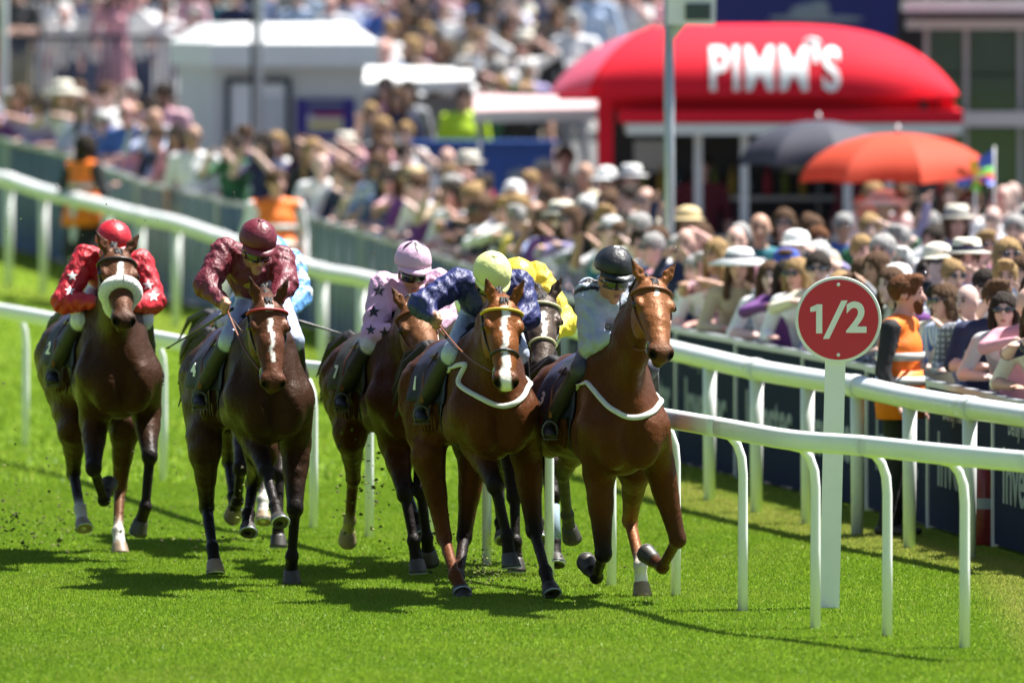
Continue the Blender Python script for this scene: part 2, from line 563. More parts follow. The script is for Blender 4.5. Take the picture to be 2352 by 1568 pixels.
# line of the spectator fence, ground plan (x, y, height of the fence)
FENCE = [(-8.2, 124.5, 1.12), (-6.6, 121.0, 1.12), (-5.12, 117.5, 1.11), (-4.10, 115.0, 1.10), (-3.42, 111.8, 1.10), (-2.43, 110.4, 1.07), (-1.935, 109.0, 1.06), (-1.28, 106.0, 1.05), (-.69, 102.8, 1.05), (.30, 93.6, 1.02), (1.28, 84.7, 1.0), (2.28, 79.2, .98), (3.16, 73.0, .96), (3.75, 68.5, .96)]
def fence_x(y):
    for (x0, y0, _), (x1, y1, _) in zip(FENCE[:-1], FENCE[1:]):
        if y1 <= y <= y0: return x0 + (x1 - x0) * (y0 - y) / (y0 - y1)
    return FENCE[0][0] - (y - FENCE[0][1]) * .45 if y > FENCE[0][1] else FENCE[-1][0] + (FENCE[-1][1] - y) * .14
fx_np = np.vectorize(fence_x)
zt_np = np.vectorize(zt)

# spectators' hardstanding behind the fence
rows = [y for y in sorted(set(ROWS + [f[1] for f in FENCE])) if 60 <= y <= 129.5]
mb = MB(); nr = len(rows)
mb.add([(q, y, zt(y) + .012) for y in rows for q in (fence_x(y), 60.0)], [(2 * i, 2 * i + 1, 2 * i + 3, 2 * i + 2) for i in range(nr - 1)], 0, True)
tag(mb.build('pavement', mat('asphalt_apron', (.10, .10, .10), .9, .3, 1.5, bmp=.4)), kind='structure')

FAR = [(-150, 628, 1.15), (-66, 645, 1.15), (20, 660, 1.14), (100, 676, 1.09), (172, 693, 1.08), (245, 710, 1.07), (322, 731, 1.06), (405, 750, 1.06), (510, 790, 1.06), (620, 834, 1.06), (740, 880, 1.06), (830, 912, 1.09), (950, 948, 1.08), (1080, 985, 1.07), (1210, 1024, 1.07), (1345, 1064, 1.06), (1495, 1108, 1.06), (1630, 1150, 1.06), (1738, 1178, 1.05), (1855, 1205, 1.05), (1970, 1230, 1.05), (2090, 1260, 1.04), (2228, 1286, 1.03), (2390, 1318, 1.03)]
_r = sorted([(G(x, y).y, G(x, y).x) for x, y, _ in FAR])
RAIL_Y, RAIL_X = [q[0] for q in _r], [q[1] for q in _r]

# short mown grass, many single blades
def grass(name, y0, y1, dens, hmin, hmax, wid, label):
    """dens in blades per square metre"""
    xs = lambda y: ((-110 - CXP) * y / KPX - .8)
    n = int(dens * (y1 - y0) * 9.5)
    y = rng.uniform(y0, y1, n)
    x = rng.uniform(0, 1, n) * 13.5 * (y / 90.0) - 6.0 * (y / 90.0)
    lim = np.minimum(fx_np(y) - .06, (2352 + 110 - CXP) * y / KPX + .6)
    keep = (x < lim) & (x > (-110 - CXP) * y / KPX - .6)
    x, y = x[keep], y[keep]; n = len(x)
    # clumps: taller and shorter patches
    g = np.sin(x * 3.1 + np.sin(y * 1.7) * 1.3) * np.sin(y * 2.3 + np.sin(x * 2.1)) * .5 + .5
    h = rng.uniform(hmin, hmax, n) * (.72 + .5 * g)
    an = rng.uniform(0, 2 * np.pi, n); le = rng.normal(0, .45, n); la = rng.uniform(0, 2 * np.pi, n)
    w = wid * rng.uniform(.7, 1.3, n)
    V = np.zeros((n, 3, 3))
    V[:, 0, 0] = x - np.cos(an) * w / 2; V[:, 0, 1] = y - np.sin(an) * w / 2
    V[:, 1, 0] = x + np.cos(an) * w / 2; V[:, 1, 1] = y + np.sin(an) * w / 2
    V[:, 2, 0] = x + np.cos(la) * le * h; V[:, 2, 1] = y + np.sin(la) * le * h; V[:, 2, 2] = h * np.cos(np.clip(le, -1, 1))
    V[:, :, 2] += zt_np(y)[:, None]
    me = np_mesh(name, V.reshape(-1, 3), np.arange(3 * n).reshape(-1, 3), M['grass'], False)
    at = me.attributes.new('shade', 'FLOAT', 'POINT')
    at.data.foreach_set('value', np.repeat(rng.uniform(0, 1, n) * .7 + .3 * g, 3).astype(np.float32))
    xr = np.interp(y, RAIL_Y, RAIL_X)
    q = x - xr
    dry = np.clip((q + .55) / .25, 0, 1) * np.clip((.35 - q) / .3, 0, 1) * .75 + (q > 0) * .30
    pat = np.clip(np.sin(x * 1.9 + 2.0 * np.sin(y * .55)) * np.sin(y * .83 + 1.4 * np.sin(x * 1.3)) - .25, 0, 1) * .16
    dry = np.maximum(dry, pat)
    dry = np.clip(dry * rng.uniform(.3, 1.3, n) + (rng.uniform(0, 1, n) < .05) * .6, 0, 1)
    at = me.attributes.new('dry', 'FLOAT', 'POINT'); at.data.foreach_set('value', np.repeat(dry, 3).astype(np.float32))
    o = link(name, me); tag(o, label, 'grass', None, 'stuff')
    return o
M['grass'] = leafy('grass_blades', (.115, .225, .012), (.27, .39, .032), .5)
grass('grass', 55.0, 82.0, 5000, .009, .024, .010, 'short mown green turf of the track around the galloping horses')
grass('grass', 82.0, 126.0, 520, .02, .05, .022, 'mown turf of the track stretching back beside the spectator fence')

# ------------------------------------------------------------------ running rails
def spline(pts, n):
    """smooth line through points"""
    out = []
    P = [pts[0] * 2 - pts[1]] + pts + [pts[-1] * 2 - pts[-2]]
    for i in range(1, len(P) - 2):
        for k in range(n):
            t = k / n
            a, b, c, d = P[i - 1], P[i], P[i + 1], P[i + 2]
            out.append(.5 * ((2 * b) + (c - a) * t + (2 * a - 5 * b + 4 * c - d) * t * t + (3 * b - a - 3 * c + d) * t ** 3))
    out.append(pts[-1]); return out

def rail_section(mb, pts, w, h):
    """flattened oval plastic rail"""
    n = 14; P = []
    for i, p in enumerate(pts):
        u = (pts[min(i + 1, len(pts) - 1)] - pts[max(i - 1, 0)]).normalized()
        v = u.cross(Vector((0, 0, 1))).normalized()
        for k in range(n):
            a = 2 * math.pi * k / n
            c, s = math.cos(a), math.sin(a)
            e = .62
            P.append(p + v * (math.copysign(abs(c) ** e, c) * w / 2) + Vector((0, 0, math.copysign(abs(s) ** e, s) * h / 2)))
    m = len(pts)
    F = [(i * n + k, (i + 1) * n + k, (i + 1) * n + (k + 1) % n, i * n + (k + 1) % n) for i in range(m - 1) for k in range(n)]
    F += [tuple(range(n)), tuple((m - 1) * n + k for k in range(n))[::-1]]
    mb.add(P, F, 0, True)

# inner rail: goose-neck posts leaning the rail out over the course
NEAR = [(-230, 965), (58, 1028), (212, 1066), (375, 1105), (548, 1163), (720, 1214), (848, 1235), (985, 1272), (1118, 1300), (1262, 1325), (1405, 1348), (1553, 1371), (1707, 1406), (1874, 1446), (2039, 1464), (2217, 1490), (2420, 1516)]
near_r = tag(empty('running_rail', G(1553, 1371)), 'low white plastic running rail on goose-neck posts right beside the horses', 'rail')
o0 = near_r.location.copy()
feet = [G(x, y) for x, y in NEAR]
tops = []
for i, p in enumerate(feet):
    u = (feet[min(i + 1, len(feet) - 1)] - feet[max(i - 1, 0)]).normalized()
    side = u.cross(Vector((0, 0, 1))).normalized()          # points to the track's far side
    if side.x > 0: side = -side
    H_ = 1.13 - (.03 if i < 4 else 0)
    tops.append(p + side * .14 + Vector((0, 0, H_ - .055)))
    mb = MB()
    pts = [p - Vector((0, 0, .02)), p + Vector((0, 0, .45)), p + Vector((0, 0, .80)), p + side * .008 + Vector((0, 0, .90)), p + side * .035 + Vector((0, 0, .975)), p + side * .08 + Vector((0, 0, 1.025)), p + side * .14 + Vector((0, 0, 1.04))]
    mb.tube([q - o0 for q in pts], [.030, .029, .028, .028, .027, .026, .026], 10)
    mb.build('post', M['white_plastic'], near_r)
line = spline(tops, 8)
for i in range(0, len(line) - 1, 16):                         # rail comes in lengths that butt together
    seg = line[i:i + 17]
    if len(seg) < 2: continue
    g = seg[:]; d = (g[-1] - g[-2]).normalized(); g[-1] = g[-1] - d * .004
    mb = MB(); rail_section(mb, [q - o0 for q in g], .085, .115)
    mb.build('rail_length', M['white_plastic'], near_r)

# outer rail: thick tube on upright posts, in front of the spectators
far_r = tag(empty('running_rail', G(1630, 1150)), 'thick white tubular rail on upright posts running before the spectator fence', 'rail')
o0 = far_r.location.copy()
tops = []
for i, (x, y, h) in enumerate(FAR):
    p = G(x, y)
    tops.append(p + Vector((0, 0, h - .072)))
    mb = MB()
    mb.tube([p - o0 - Vector((0, 0, .02)), p - o0 + Vector((0, 0, h * .5)), p - o0 + Vector((0, 0, h - .1))], [.040, .045, .048], 10)
    mb.build('post', M['white_plastic'], far_r)
line = spline(tops, 6)
for i in range(0, len(line) - 1, 12):
    seg = line[i:i + 13]
    if len(seg) < 2: continue
    g = seg[:]; g[-1] = g[-1] - (g[-1] - g[-2]).normalized() * .004
    mb = MB(); mb.tube([q - o0 for q in g], .072, 16)
    mb.build('rail_length', M['white_plastic'], far_r)
    mb = MB(); q = g[0] - o0; d = (g[1] - g[0]).normalized()
    mb.tube([q - d * .12, q + d * .12], .079, 16)
    mb.build('joint_sleeve', M['white_plastic'], far_r)

# ------------------------------------------------------------------ half-furlong marker
sp = G(1905, 1398)
sg_ = tag(empty('distance_marker', sp), 'round red distance sign reading 1/2 on a flat white post', 'sign')
mb = MB()
mb.bar((0, 0, -.02), (.040, 0, 1.62), .118, .050, up=Vector((0, 1, 0)))
o = mb.build('post', M['white_paint'], sg_)
mb = MB(); Mx = Matrix.Translation((.052, -.035, 1.69)) @ Matrix.Rotation(R(90), 4, 'X')
mb.lathe([(.249, -.008), (.252, -.002), (.252, .004), (.249, .008)], 64, 0, Mx, False)
disc = mb.build('disc_rim', M['white_paint'], sg_)
mb = MB(); mb.lathe([(.234, .008), (.234, .0115)], 64, 0, Mx, False)
mb.build('disc_face', M['sign_red'], sg_)
def put(me, x, zz):
    me.materials.clear(); me.materials.append(M['white_text'])
    me.transform(Matrix.Translation((.052 + x, -.0485, 1.69 + zz)) @ Matrix.Rotation(R(90), 4, 'X')); link('lettering', me, sg_)
mb = MB(); mb.box((0, 0, 0), (.036, .170, .004)); P1 = [(-.016, .083), (-.016, .045), (-.052, .040), (-.052, .066)]
mb.add([(x, y, zz) for zz in (-.002, .002) for x, y in P1], [(0, 1, 2, 3), (7, 6, 5, 4), (0, 4, 5, 1), (1, 5, 6, 2), (2, 6, 7, 3), (3, 7, 4, 0)])
put(mb.mesh('lettering', M['white_text']), -.112, .005)
mb = MB(); mb.add([(x, y, zz) for zz in (-.002, .002) for x, y in ((-.072, -.112), (-.036, -.112), (.072, .112), (.036, .112))], [(3, 2, 1, 0), (4, 5, 6, 7), (0, 1, 5, 4), (1, 2, 6, 5), (2, 3, 7, 6), (3, 0, 4, 7)])
put(mb.mesh('lettering', M['white_text']), -.018, 0)
put(text_mesh('2', .245, .002, .007), .105, .004)
for zz in (.205, -.205):
    mb = MB(); mb.lathe([(.011, .010), (.011, .014), (.006, .017)], 10, 0, Matrix.Translation((.052, -.035, 1.69 + zz)) @ Matrix.Rotation(R(90), 4, 'X'))
    mb.build('bolt', M['white_paint'], sg_)

# ------------------------------------------------------------------ spectator fence
def along(y0, y1):
    """points of the fence line between two distances"""
    return [Vector((fence_x(y), y, 0)) for y in np.linspace(y0, y1, max(2, int(abs(y1 - y0) / 1.0) + 1))]
def fence_h(y):
    for (x0, y0, h0), (x1, y1, h1) in zip(FENCE[:-1], FENCE[1:]):
        if y1 <= y <= y0: return h0 + (h1 - h0) * (y0 - y) / (y0 - y1)
    return FENCE[0][2] if y > FENCE[0][1] else FENCE[-1][2]

hoard = tag(empty('advertising_fence', (fence_x(80), 80, 0)), 'dark navy advertising boards with white lettering fencing off the spectators', 'fence')
steel_f = tag(empty('crowd_barrier', (fence_x(109), 109, zt(109))), 'grey-green panelled crowd barrier beside the far stretch of the rail', 'fence')
def panel(y0, y1, parent, mt, th=.03, txt=None):
    a, b = Vector((fence_x(y0), y0, zt(y0))), Vector((fence_x(y1), y1, zt(y1)))
    h = (fence_h(y0) + fence_h(y1)) / 2
    o_ = parent.location
    u = (b - a).normalized(); nrm = Vector((u.y, -u.x, 0)).normalized()
    if nrm.y > 0 and nrm.x > 0: nrm = -nrm
    mb = MB(); c = (a + b) / 2 + Vector((0, 0, h / 2 + .005)) - o_
    mb.bar(a + u * .05 + Vector((0, 0, h / 2 + .005)) - o_, b - u * .05 + Vector((0, 0, h / 2 + .005)) - o_, th, h - .03)
    p = mb.build('panel', mt, parent)
    mb = MB(); mb.bar(a - o_ + Vector((0, 0, h)), b - o_ + Vector((0, 0, h)), .06, .04)
    mb.build('top_rail', M['steel'], p)
    mb = MB(); mb.box(a - o_ + Vector((0, 0, h / 2)), (.05, .05, h), 0, math.atan2(u.y, u.x)); mb.build('post', M['pale_grey' if parent is hoard else 'steel'], parent)
    rot = Matrix(((u.x, 0, nrm.x, 0), (u.y, 0, nrm.y, 0), (0, 1, 0, 0), (0, 0, 0, 1)))
    if txt:
        for (s, size, zz, along_, mn) in txt:
            t = text_mesh(s, size, .003, size * .02)
            t.materials.clear(); t.materials.append(M[mn])
            t.transform(Matrix.Translation(a.lerp(b, along_) - o_ + Vector((0, 0, zz)) + nrm * (th / 2 + .003)) @ rot)
            link('lettering', t, p)
    return p, a, b, h, nrm, u
crng_f = random.Random(3)
M['slate_mesh'] = mat('slate_blue_panel', (.12, .17, .30), .85, .4, 2.2, bmp=.15, spec=.1)
ys = list(np.arange(68.6, 92.5, 2.35))
for i in range(len(ys) - 1):
    panel(ys[i + 1], ys[i], hoard, M['navy_board'], .03, [('Investec', .50, .46, .5, 'dull_text'), ('Derby Festival', .17, .80, .45, 'dull_text')])
# panels further along: vertical bars over a dull board
# stations about 2.4 m apart along the bend
st_ = [ys[-1]]; y = ys[-1]; acc = 0.0
while y < 124:
    acc += math.hypot(fence_x(y + .1) - fence_x(y), .1); y += .1
    if acc > 2.35: st_.append(y); acc = 0.0
for y, y2 in zip(st_[:-1], st_[1:]):
    p, a, b, h, nrm, u = panel(y2, y, steel_f, M['grey_mesh'] if crng_f.random() < .6 else M['slate_mesh'], .02)
    o_ = steel_f.location
    for k in range(1, 8):
        q = a.lerp(b, k / 8) - o_ + nrm * .028
        mb = MB(); mb.tube([q + Vector((0, 0, .05)), q + Vector((0, 0, h - .02))], .012, 6)
        mb.build('bar', M['steel'], p)

# ------------------------------------------------------------------ posts and poles among the spectators
def box_part(name, mt, parent, c, size, rz=0.0):
    mb = MB(); mb.box(c, size, 0, rz); return mb.build(name, mt, parent)

p = W(1538, 30, 90.0)
pole = tag(empty('camera_mast', (p.x, 90.0, 0)), 'tall grey steel mast with a white camera housing standing in the crowd', 'mast')
mb = MB(); mb.tube([(0, 0, 0), (0, 0, 2.0), (-.01, 0, 3.75)], [.045, .042, .040], 12); mb.build('pole', M['steel'], pole)
hz = p.z
mb = MB()
mb.bar((-.02, -.05, hz + .03), (.36, -.05, hz + .02), .30, .24)
hb = mb.build('camera_housing', M['white_paint'], pole)
mb = MB(); mb.bar((-.04, -.05, hz + .165), (.42, -.05, hz + .155), .36, .03); mb.build('sun_hood', M['white_paint'], hb)
mb = MB(); mb.box((.22, -.215, hz + .01), (.20, .03, .13)); mb.build('lens_window', M['glass'], hb)
mb = MB(); mb.bar((0, 0, hz - .20), (.10, -.03, hz - .08), .06, .06); mb.build('bracket', M['steel'], pole)

p = G(8, 560)
fp = tag(empty('flag_mast', (W(8, 100, 119.5).x, 119.5, zt(119.5))), 'thick pale grey mast rising behind the crowd barrier', 'mast')
mb = MB(); mb.tube([(0, 0, 0), (0, 0, 2.2), (0, 0, 5.5)], [.054, .050, .048], 14); mb.build('pole', M['pale_grey'], fp)
mb = MB(); mb.lathe([(.12, 0), (.12, .03), (.07, .06)], 14); mb.build('base_collar', M['pale_grey'], fp)

lp = tag(empty('lamp_mast', (W(580, 100, 119).x, 119.0, zt(119.0))), 'slim twin grey mast in front of the white booth', 'mast')
mb = MB(); mb.tube([(0, 0, 0), (0, 0, 5.5)], [.022, .020], 10); mb.build('pole', M['dark_metal'], lp)
mb = MB(); mb.tube([(.075, .02, 0), (.075, .02, 5.5)], [.042, .036], 10); mb.build('pole', M['pale_grey'], lp)
for zz in (1.0, 2.4, 3.3):
    mb = MB(); mb.box((.055, .01, zz), (.18, .08, .04)); mb.build('bracket', M['steel'], lp)

# white end board of the fence at the right and an extinguisher
p = Vector((fence_x(70.6) - .10, 70.6, 0))
eb = tag(empty('end_board', p), 'tall white weathered board at the end of the advertising fence', 'board')
box_part('board', M['white_paint'], eb, (.16, 0, .62), (.40, .07, 1.24), -.12)
box_part('cap_strip', M['pale_grey'], eb, (.16, 0, 1.255), (.43, .10, .03), -.12)
p = W(2262, 1240, 73.4); p.z = 0
ex = tag(empty('fire_extinguisher', p), 'dark red fire extinguisher standing on the grass by the advertising fence', 'extinguisher')
mb = MB(); mb.lathe([(.075, 0), (.08, .02), (.08, .43), (.065, .48), (.03, .51), (.025, .54)], 18); mb.build('cylinder', M['extinguisher'], ex)
mb = MB(); mb.bar((-.03, 0, .56), (.08, -.02, .60), .03, .02); mb.bar((-.03, 0, .54), (.08, -.02, .545), .03, .015); mb.build('handle', M['black'], ex)
mb = MB(); mb.tube([(.02, 0, .54), (.10, -.03, .50), (.11, -.05, .30), (.095, -.05, .16)], .012, 8); mb.build('hose', M['black'], ex)
mb = MB(); mb.tube([(0, 0, .24), (0, 0, .31)], .082, 18, 0, False); mb.build('label_band', M['dull_text'], ex)

# ------------------------------------------------------------------ drinks kiosk with the long red canopy
KD = 108.0
sK = KPX / KD
kx0, kx1 = (1262 - CXP) / sK, (2197 - CXP) / sK
kz = lambda y: HC - (y - YH) / sK
kc = (kx0 + kx1) / 2; KW = kx1 - kx0
kiosk = tag(empty('drinks_kiosk', (kc, KD, 0)), 'red drinks kiosk with a long rounded canopy lettered PIMM\'S', 'kiosk')
KB, KT, KDEP = kz(216), kz(56), 2.6
KH = KT - KB
def canopy_pt(u, th, off=0.0):
    e = max(0.0, 1 - abs(2 * u / KW) ** 3.4) ** .8
    c, s = math.cos(th), math.sin(th)
    yy = -math.copysign(abs(c) ** .75, c) * KDEP / 2 * (.55 + .45 * e)
    zz = abs(s) ** .85 * KH * e
    return Vector((u, yy, KB + zz)) + Vector((0, -c, s)) * off
def seam_u(th):
    s = min(1.0, th / (math.pi / 2))
    return -KW / 2 + .38 + .62 * s ** 1.6
ths = np.linspace(0, math.pi, 33)
def canopy_part(name, left, mt, n=40):
    P = []
    for t in ths:
        a_, b_ = (-KW / 2, seam_u(t)) if left else (seam_u(t), KW / 2)
        for i in range(n + 1):
            q = i / n
            q = q ** 1.6 if left else 1 - (1 - q) ** 1.6
            P.append(canopy_pt(a_ + (b_ - a_) * q, t))
    F = [(k * (n + 1) + i, k * (n + 1) + i + 1, (k + 1) * (n + 1) + i + 1, (k + 1) * (n + 1) + i) for k in range(32) for i in range(n)]
    mb = MB(); mb.add(P, F, 0, True)
    return mb.build(name, mt, kiosk)
can = canopy_part('canopy', False, M['kiosk_red'])
canopy_part('canopy_end', True, M['end_sheen'])
mb = MB(); mb.tube([canopy_pt(seam_u(t), t, .005) for t in ths], .018, 8); mb.build('seam', M['kiosk_red'], can)
box_part('canopy_underside', M['kiosk_red'], kiosk, (.0, 0, KB - .02), (KW - .16, KDEP - .3, .04))
box_part('soffit', M['kiosk_red'], kiosk, (.15, -.05, (KB + kz(252)) / 2 - .02), (KW - .75, KDEP - .7, KB - kz(252) - .03))
# lower fascia: red strip over a pale edge, rounded at the left
fz0, fz1 = kz(278), kz(250)
fxl, fxr = (1420 - CXP) / sK - kc, (2200 - CXP) / sK - kc
box_part('fascia', M['kiosk_red'], kiosk, ((fxl + fxr) / 2, -.12, (fz0 + fz1) / 2), (fxr - fxl, KDEP - .25, fz1 - fz0))
box_part('fascia_edge', M['wall_pale'], kiosk, ((fxl + fxr) / 2 + .03, -.12, kz(292)), (fxr - fxl - .08, KDEP - .22, kz(280) - kz(305)))
# lettering wrapped on the curved front
tm = text_mesh("PIMM'S", .62, .006, .016, space=1.10)
bm = bmesh.new(); bm.from_mesh(tm)
bmesh.ops.triangulate(bm, faces=bm.faces)
for _ in range(3):
    long_ = [e for e in bm.edges if e.calc_length() > .06]
    if long_: bmesh.ops.subdivide_edges(bm, edges=long_, cuts=1); bmesh.ops.triangulate(bm, faces=bm.faces)
xs_ = [v.co.x for v in bm.verts]; ysx = [v.co.y for v in bm.verts]
tx0, tx1, ty0, ty1 = min(xs_), max(xs_), min(ysx), max(ysx)
lx0, lx1 = (1625 - CXP) / sK - kc, (1922 - CXP) / sK - kc
for v in bm.verts:
    uu = lx0 + (lx1 - lx0) * (v.co.x - tx0) / (tx1 - tx0)
    hh = .06 + .66 * (v.co.y - ty0) / (ty1 - ty0)              # share of the canopy height
    th = math.asin(min(1, hh ** (1 / .85)))
    v.co = canopy_pt(uu, th, .012 + v.co.z)
bm.to_mesh(tm); bm.free()
tm.materials.clear(); tm.materials.append(M['white_text'])
link('lettering', tm, can)
mb = MB(); q = canopy_pt((1858 - CXP) / sK - kc, math.asin(.735 ** (1 / .85)), .02); mb.ell(q, (.085, .03, .05)); mb.build('lettering', M['white_text'], can)
for xp, wd in ((1388, 36), (2165, 34)):
    box_part('column', M['kiosk_red'], kiosk, ((xp - CXP) / sK - kc, -1.0, KB / 2), (wd / sK, .14, KB))
for xp in (1600, 1705, 1940, 2035):
    box_part('frame_post', M['pale_grey'], kiosk, ((xp - CXP) / sK - kc, -.95, fz0 / 2), (.075, .07, fz0))
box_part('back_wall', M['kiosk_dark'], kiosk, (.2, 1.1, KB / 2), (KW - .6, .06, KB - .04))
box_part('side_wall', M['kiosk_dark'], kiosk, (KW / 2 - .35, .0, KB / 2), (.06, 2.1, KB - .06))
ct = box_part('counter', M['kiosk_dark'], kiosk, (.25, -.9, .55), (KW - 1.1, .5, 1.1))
box_part('counter_top', M['steel'], ct, (.25, -.9, 1.12), (KW - 1.0, .58, .04))
box_part('back_shelf', M['wall_pale'], kiosk, (.2, .95, 1.45), (KW - .8, .25, .04))
for k in range(16):
    xx = -1.2 + .17 * k
    bt = MB(); bt.lathe([(.035, 1.47), (.038, 1.49), (.038, 1.64), (.014, 1.70), (.014, 1.76)], 10, 0, Matrix.Translation((xx, .95, 0)))
    bt.build('bottle', [M['poster_red'], M['lime'], M['gold'], M['glass']][k % 4], kiosk)
for xx, w_ in ((-.95, .34), (.55, .5), (1.35, .3)):
    box_part('menu_board', M['wall_pale'], kiosk, (xx, 1.04, 1.85), (w_, .03, .30))
# white side awning left of the kiosk and the red-edged one
def awning(label, x0, x1, y0, y1, d, mt, edge):
    s = KPX / d
    c = Vector(((x0 + x1) / 2 / s - CXP / s, d, 0))
    w = (x1 - x0) / s; zt, zb = HC - (y0 - YH) / s, HC - (y1 - YH) / s
    a = tag(empty('awning', c), label, 'awning')
    mb = MB(); mb.add([(-w / 2, -1.0, zb), (w / 2, -1.0, zb + .03), (w / 2, 1.0, zt), (-w / 2, 1.0, zt + .02), (-w / 2, -1.0, zb + .05), (w / 2, -1.0, zb + .08), (w / 2, 1.0, zt + .05), (-w / 2, 1.0, zt + .07)],
                      [(0, 3, 2, 1), (4, 5, 6, 7), (0, 1, 5, 4), (1, 2, 6, 5), (2, 3, 7, 6), (3, 0, 4, 7)])
    top = mb.build('cover', mt, a)
    mb = MB(); mb.bar((-w / 2, -1.02, zb - .02), (w / 2, -1.02, zb + .01), .05, .10); mb.build('valance', edge, a)
    for sx in (-1, 1):
        mb = MB(); mb.tube([(sx * (w / 2 - .06), -.95, 0), (sx * (w / 2 - .06), -.95, zb)], .025, 8); mb.build('pole', M['steel'], a)
    return a
awning('small white awning reaching out from the white booth', 838, 1085, 170, 196, 119.0, M['awning'], M['awning'])
awning('pale awning with a faded red top beside the drinks kiosk', 1088, 1395, 236, 262, 111.0, mat('faded_red_cover', (.60, .42, .42), .6, .2, 4), M['wall_pale'])

# blue stall board behind the crowd
c = W(1098, 335, 115.5)
bs_ = tag(empty('blue_stall', (c.x, 115.5, 0)), 'long bright blue stall front behind the crowd', 'stall')
w_ = (1272 - 925) * 115.5 / KPX
box_part('front_board', M['blue_board'], bs_, (0, 0, c.z / 2), (w_, .08, c.z))
box_part('top_ledge', M['blue_board'], bs_, (0, .2, c.z + .025), (w_ + .1, .6, .05))
mb = MB()
for q in range(5): mb.ell((.35 + .09 * q, -.05, c.z - .30 + .03 * math.sin(q * 2)), (.05, .012, .06))
mb.build('crest', M['dull_text'], bs_)

# ------------------------------------------------------------------ white booth
BD = 121.5; sB = KPX / BD
bz = lambda y: HC - (y - YH) / sB
bxp = lambda x: (x - CXP) / sB
booth = tag(empty('booth', (bxp(640), BD, 0)), 'white hut with an overhanging lid roof, door and blue poster', 'hut')
bx0, bx1, bxs = bxp(490) - bxp(640), bxp(838) - bxp(640), bxp(402) - bxp(640)
wall_t = bz(150)
mb = MB()      # front and left side, the hut turned a little so that both show
dep = 2.4
P = [(bx0, 0, 0), (bx1, .0, 0), (bx1 - .25, dep, 0), (bxs, dep * .55, 0)]
P = P + [(a, b, wall_t) for a, b, _ in P]
mb.add(P, [(0, 1, 5, 4), (1, 2, 6, 5), (2, 3, 7, 6), (3, 0, 4, 7), (4, 5, 6, 7)])
mb.build('wall', M['wall_pale'], booth)
rf = [(bx0 - .02, -.32), (bx1 + .16, -.28), (bx1 + .0, dep + .25), (bxs - .10, dep * .55)]
z0, z1, z2 = bz(152), bz(98), bz(56)
mb = MB()
cxr = sum(a for a, _ in rf) / 4; cyr = sum(b for _, b in rf) / 4
P = [(a, b, z0) for a, b in rf] + [(a, b, z1) for a, b in rf] + [(cxr + (a - cxr) * .72, cyr + (b - cyr) * .6, z2) for a, b in rf]
mb.add(P, [(3, 2, 1, 0)] + [(i, (i + 1) % 4, 4 + (i + 1) % 4, 4 + i) for i in range(4)] + [(4 + i, 4 + (i + 1) % 4, 8 + (i + 1) % 4, 8 + i) for i in range(4)] + [(8, 9, 10, 11)])
mb.build('roof', M['white_paint'], booth)
dz0, dz1 = 0.02, bz(190)
dxa, dxb = bxp(522) - bxp(640), bxp(664) - bxp(640)
dr_ = box_part('door', M['white_paint'], booth, ((dxa + dxb) / 2, -.02, dz1 / 2), (dxb - dxa - .10, .05, dz1 - .04))
for xx in (dxa, dxb): box_part('door_jamb', M['dark_metal'], booth, (xx, -.03, dz1 / 2), (.05, .06, dz1))
box_part('door_lintel', M['dark_metal'], booth, ((dxa + dxb) / 2, -.03, dz1 + .03), (dxb - dxa + .05, .06, .05))
box_part('door_panel', M['pale_grey'], dr_, ((dxa + dxb) / 2 + .14, -.05, dz1 / 2 + .1), (.24, .02, dz1 - .5))
pxa, pxb = bxp(680) - bxp(640), bxp(815) - bxp(640)
pz0, pz1 = bz(322), bz(226)
po = box_part('poster', M['poster_blue'], booth, ((pxa + pxb) / 2, -.02, (pz0 + pz1) / 2), (pxb - pxa, .03, pz1 - pz0))
hh = pz1 - pz0; ww = pxb - pxa; cxp_ = (pxa + pxb) / 2
for nm, mn, fx_, fz, fw, fh in (('poster_panel', 'pale_grey', 0, .42, .60, .42), ('poster_band', 'poster_red', .05, .60, .52, .09), ('poster_band', 'poster_yellow', .0, .36, .54, .12), ('poster_band', 'dull_text', 0, .86, .6, .08)):
    box_part(nm, M[mn], po, (cxp_ + fx_ * ww, -.042 - (.012 if 'band' in nm else 0), pz0 + fz * hh), (fw * ww, .012, fh * hh))

# ------------------------------------------------------------------ terrace, railing and buildings behind
PZ = 1.76
mb = MB(); mb.box((-3.5, 140.0, PZ / 2), (17.0, 20.9, PZ))
tag(mb.build('terrace', M['concrete']), kind='structure')
# dark blue railing on the terrace
def railing(label, x0, x1, y, d, z0, nb, mt, hgt=1.05):
    s = KPX / d
    a = tag(empty('railing', ((x0 + x1) / 2 / s - CXP / s, d, z0)), label, 'railing')
    w = (x1 - x0) / s
    for zz in (hgt, .12):
        mb = MB(); mb.bar((-w / 2, 0, zz), (w / 2, 0, zz), .06, .05); mb.build('handrail', mt, a)
    for k in range(nb + 1):
        q = -w / 2 + w * k / nb
        mb = MB(); mb.tube([(q, 0, 0), (q, 0, hgt)], .030 if k % 6 == 0 else .016, 6); mb.build('baluster', mt, a)
    return a
railing('dark blue barred railing across the terrace beside the white booth', 12, 400, 0, 129.9, PZ, 30, M['dark_metal'], 1.06)
railing('pale grey railing across the terrace between booth and kiosk', 868, 1345, 0, 129.9, PZ, 14, M['pale_grey'], 1.05)
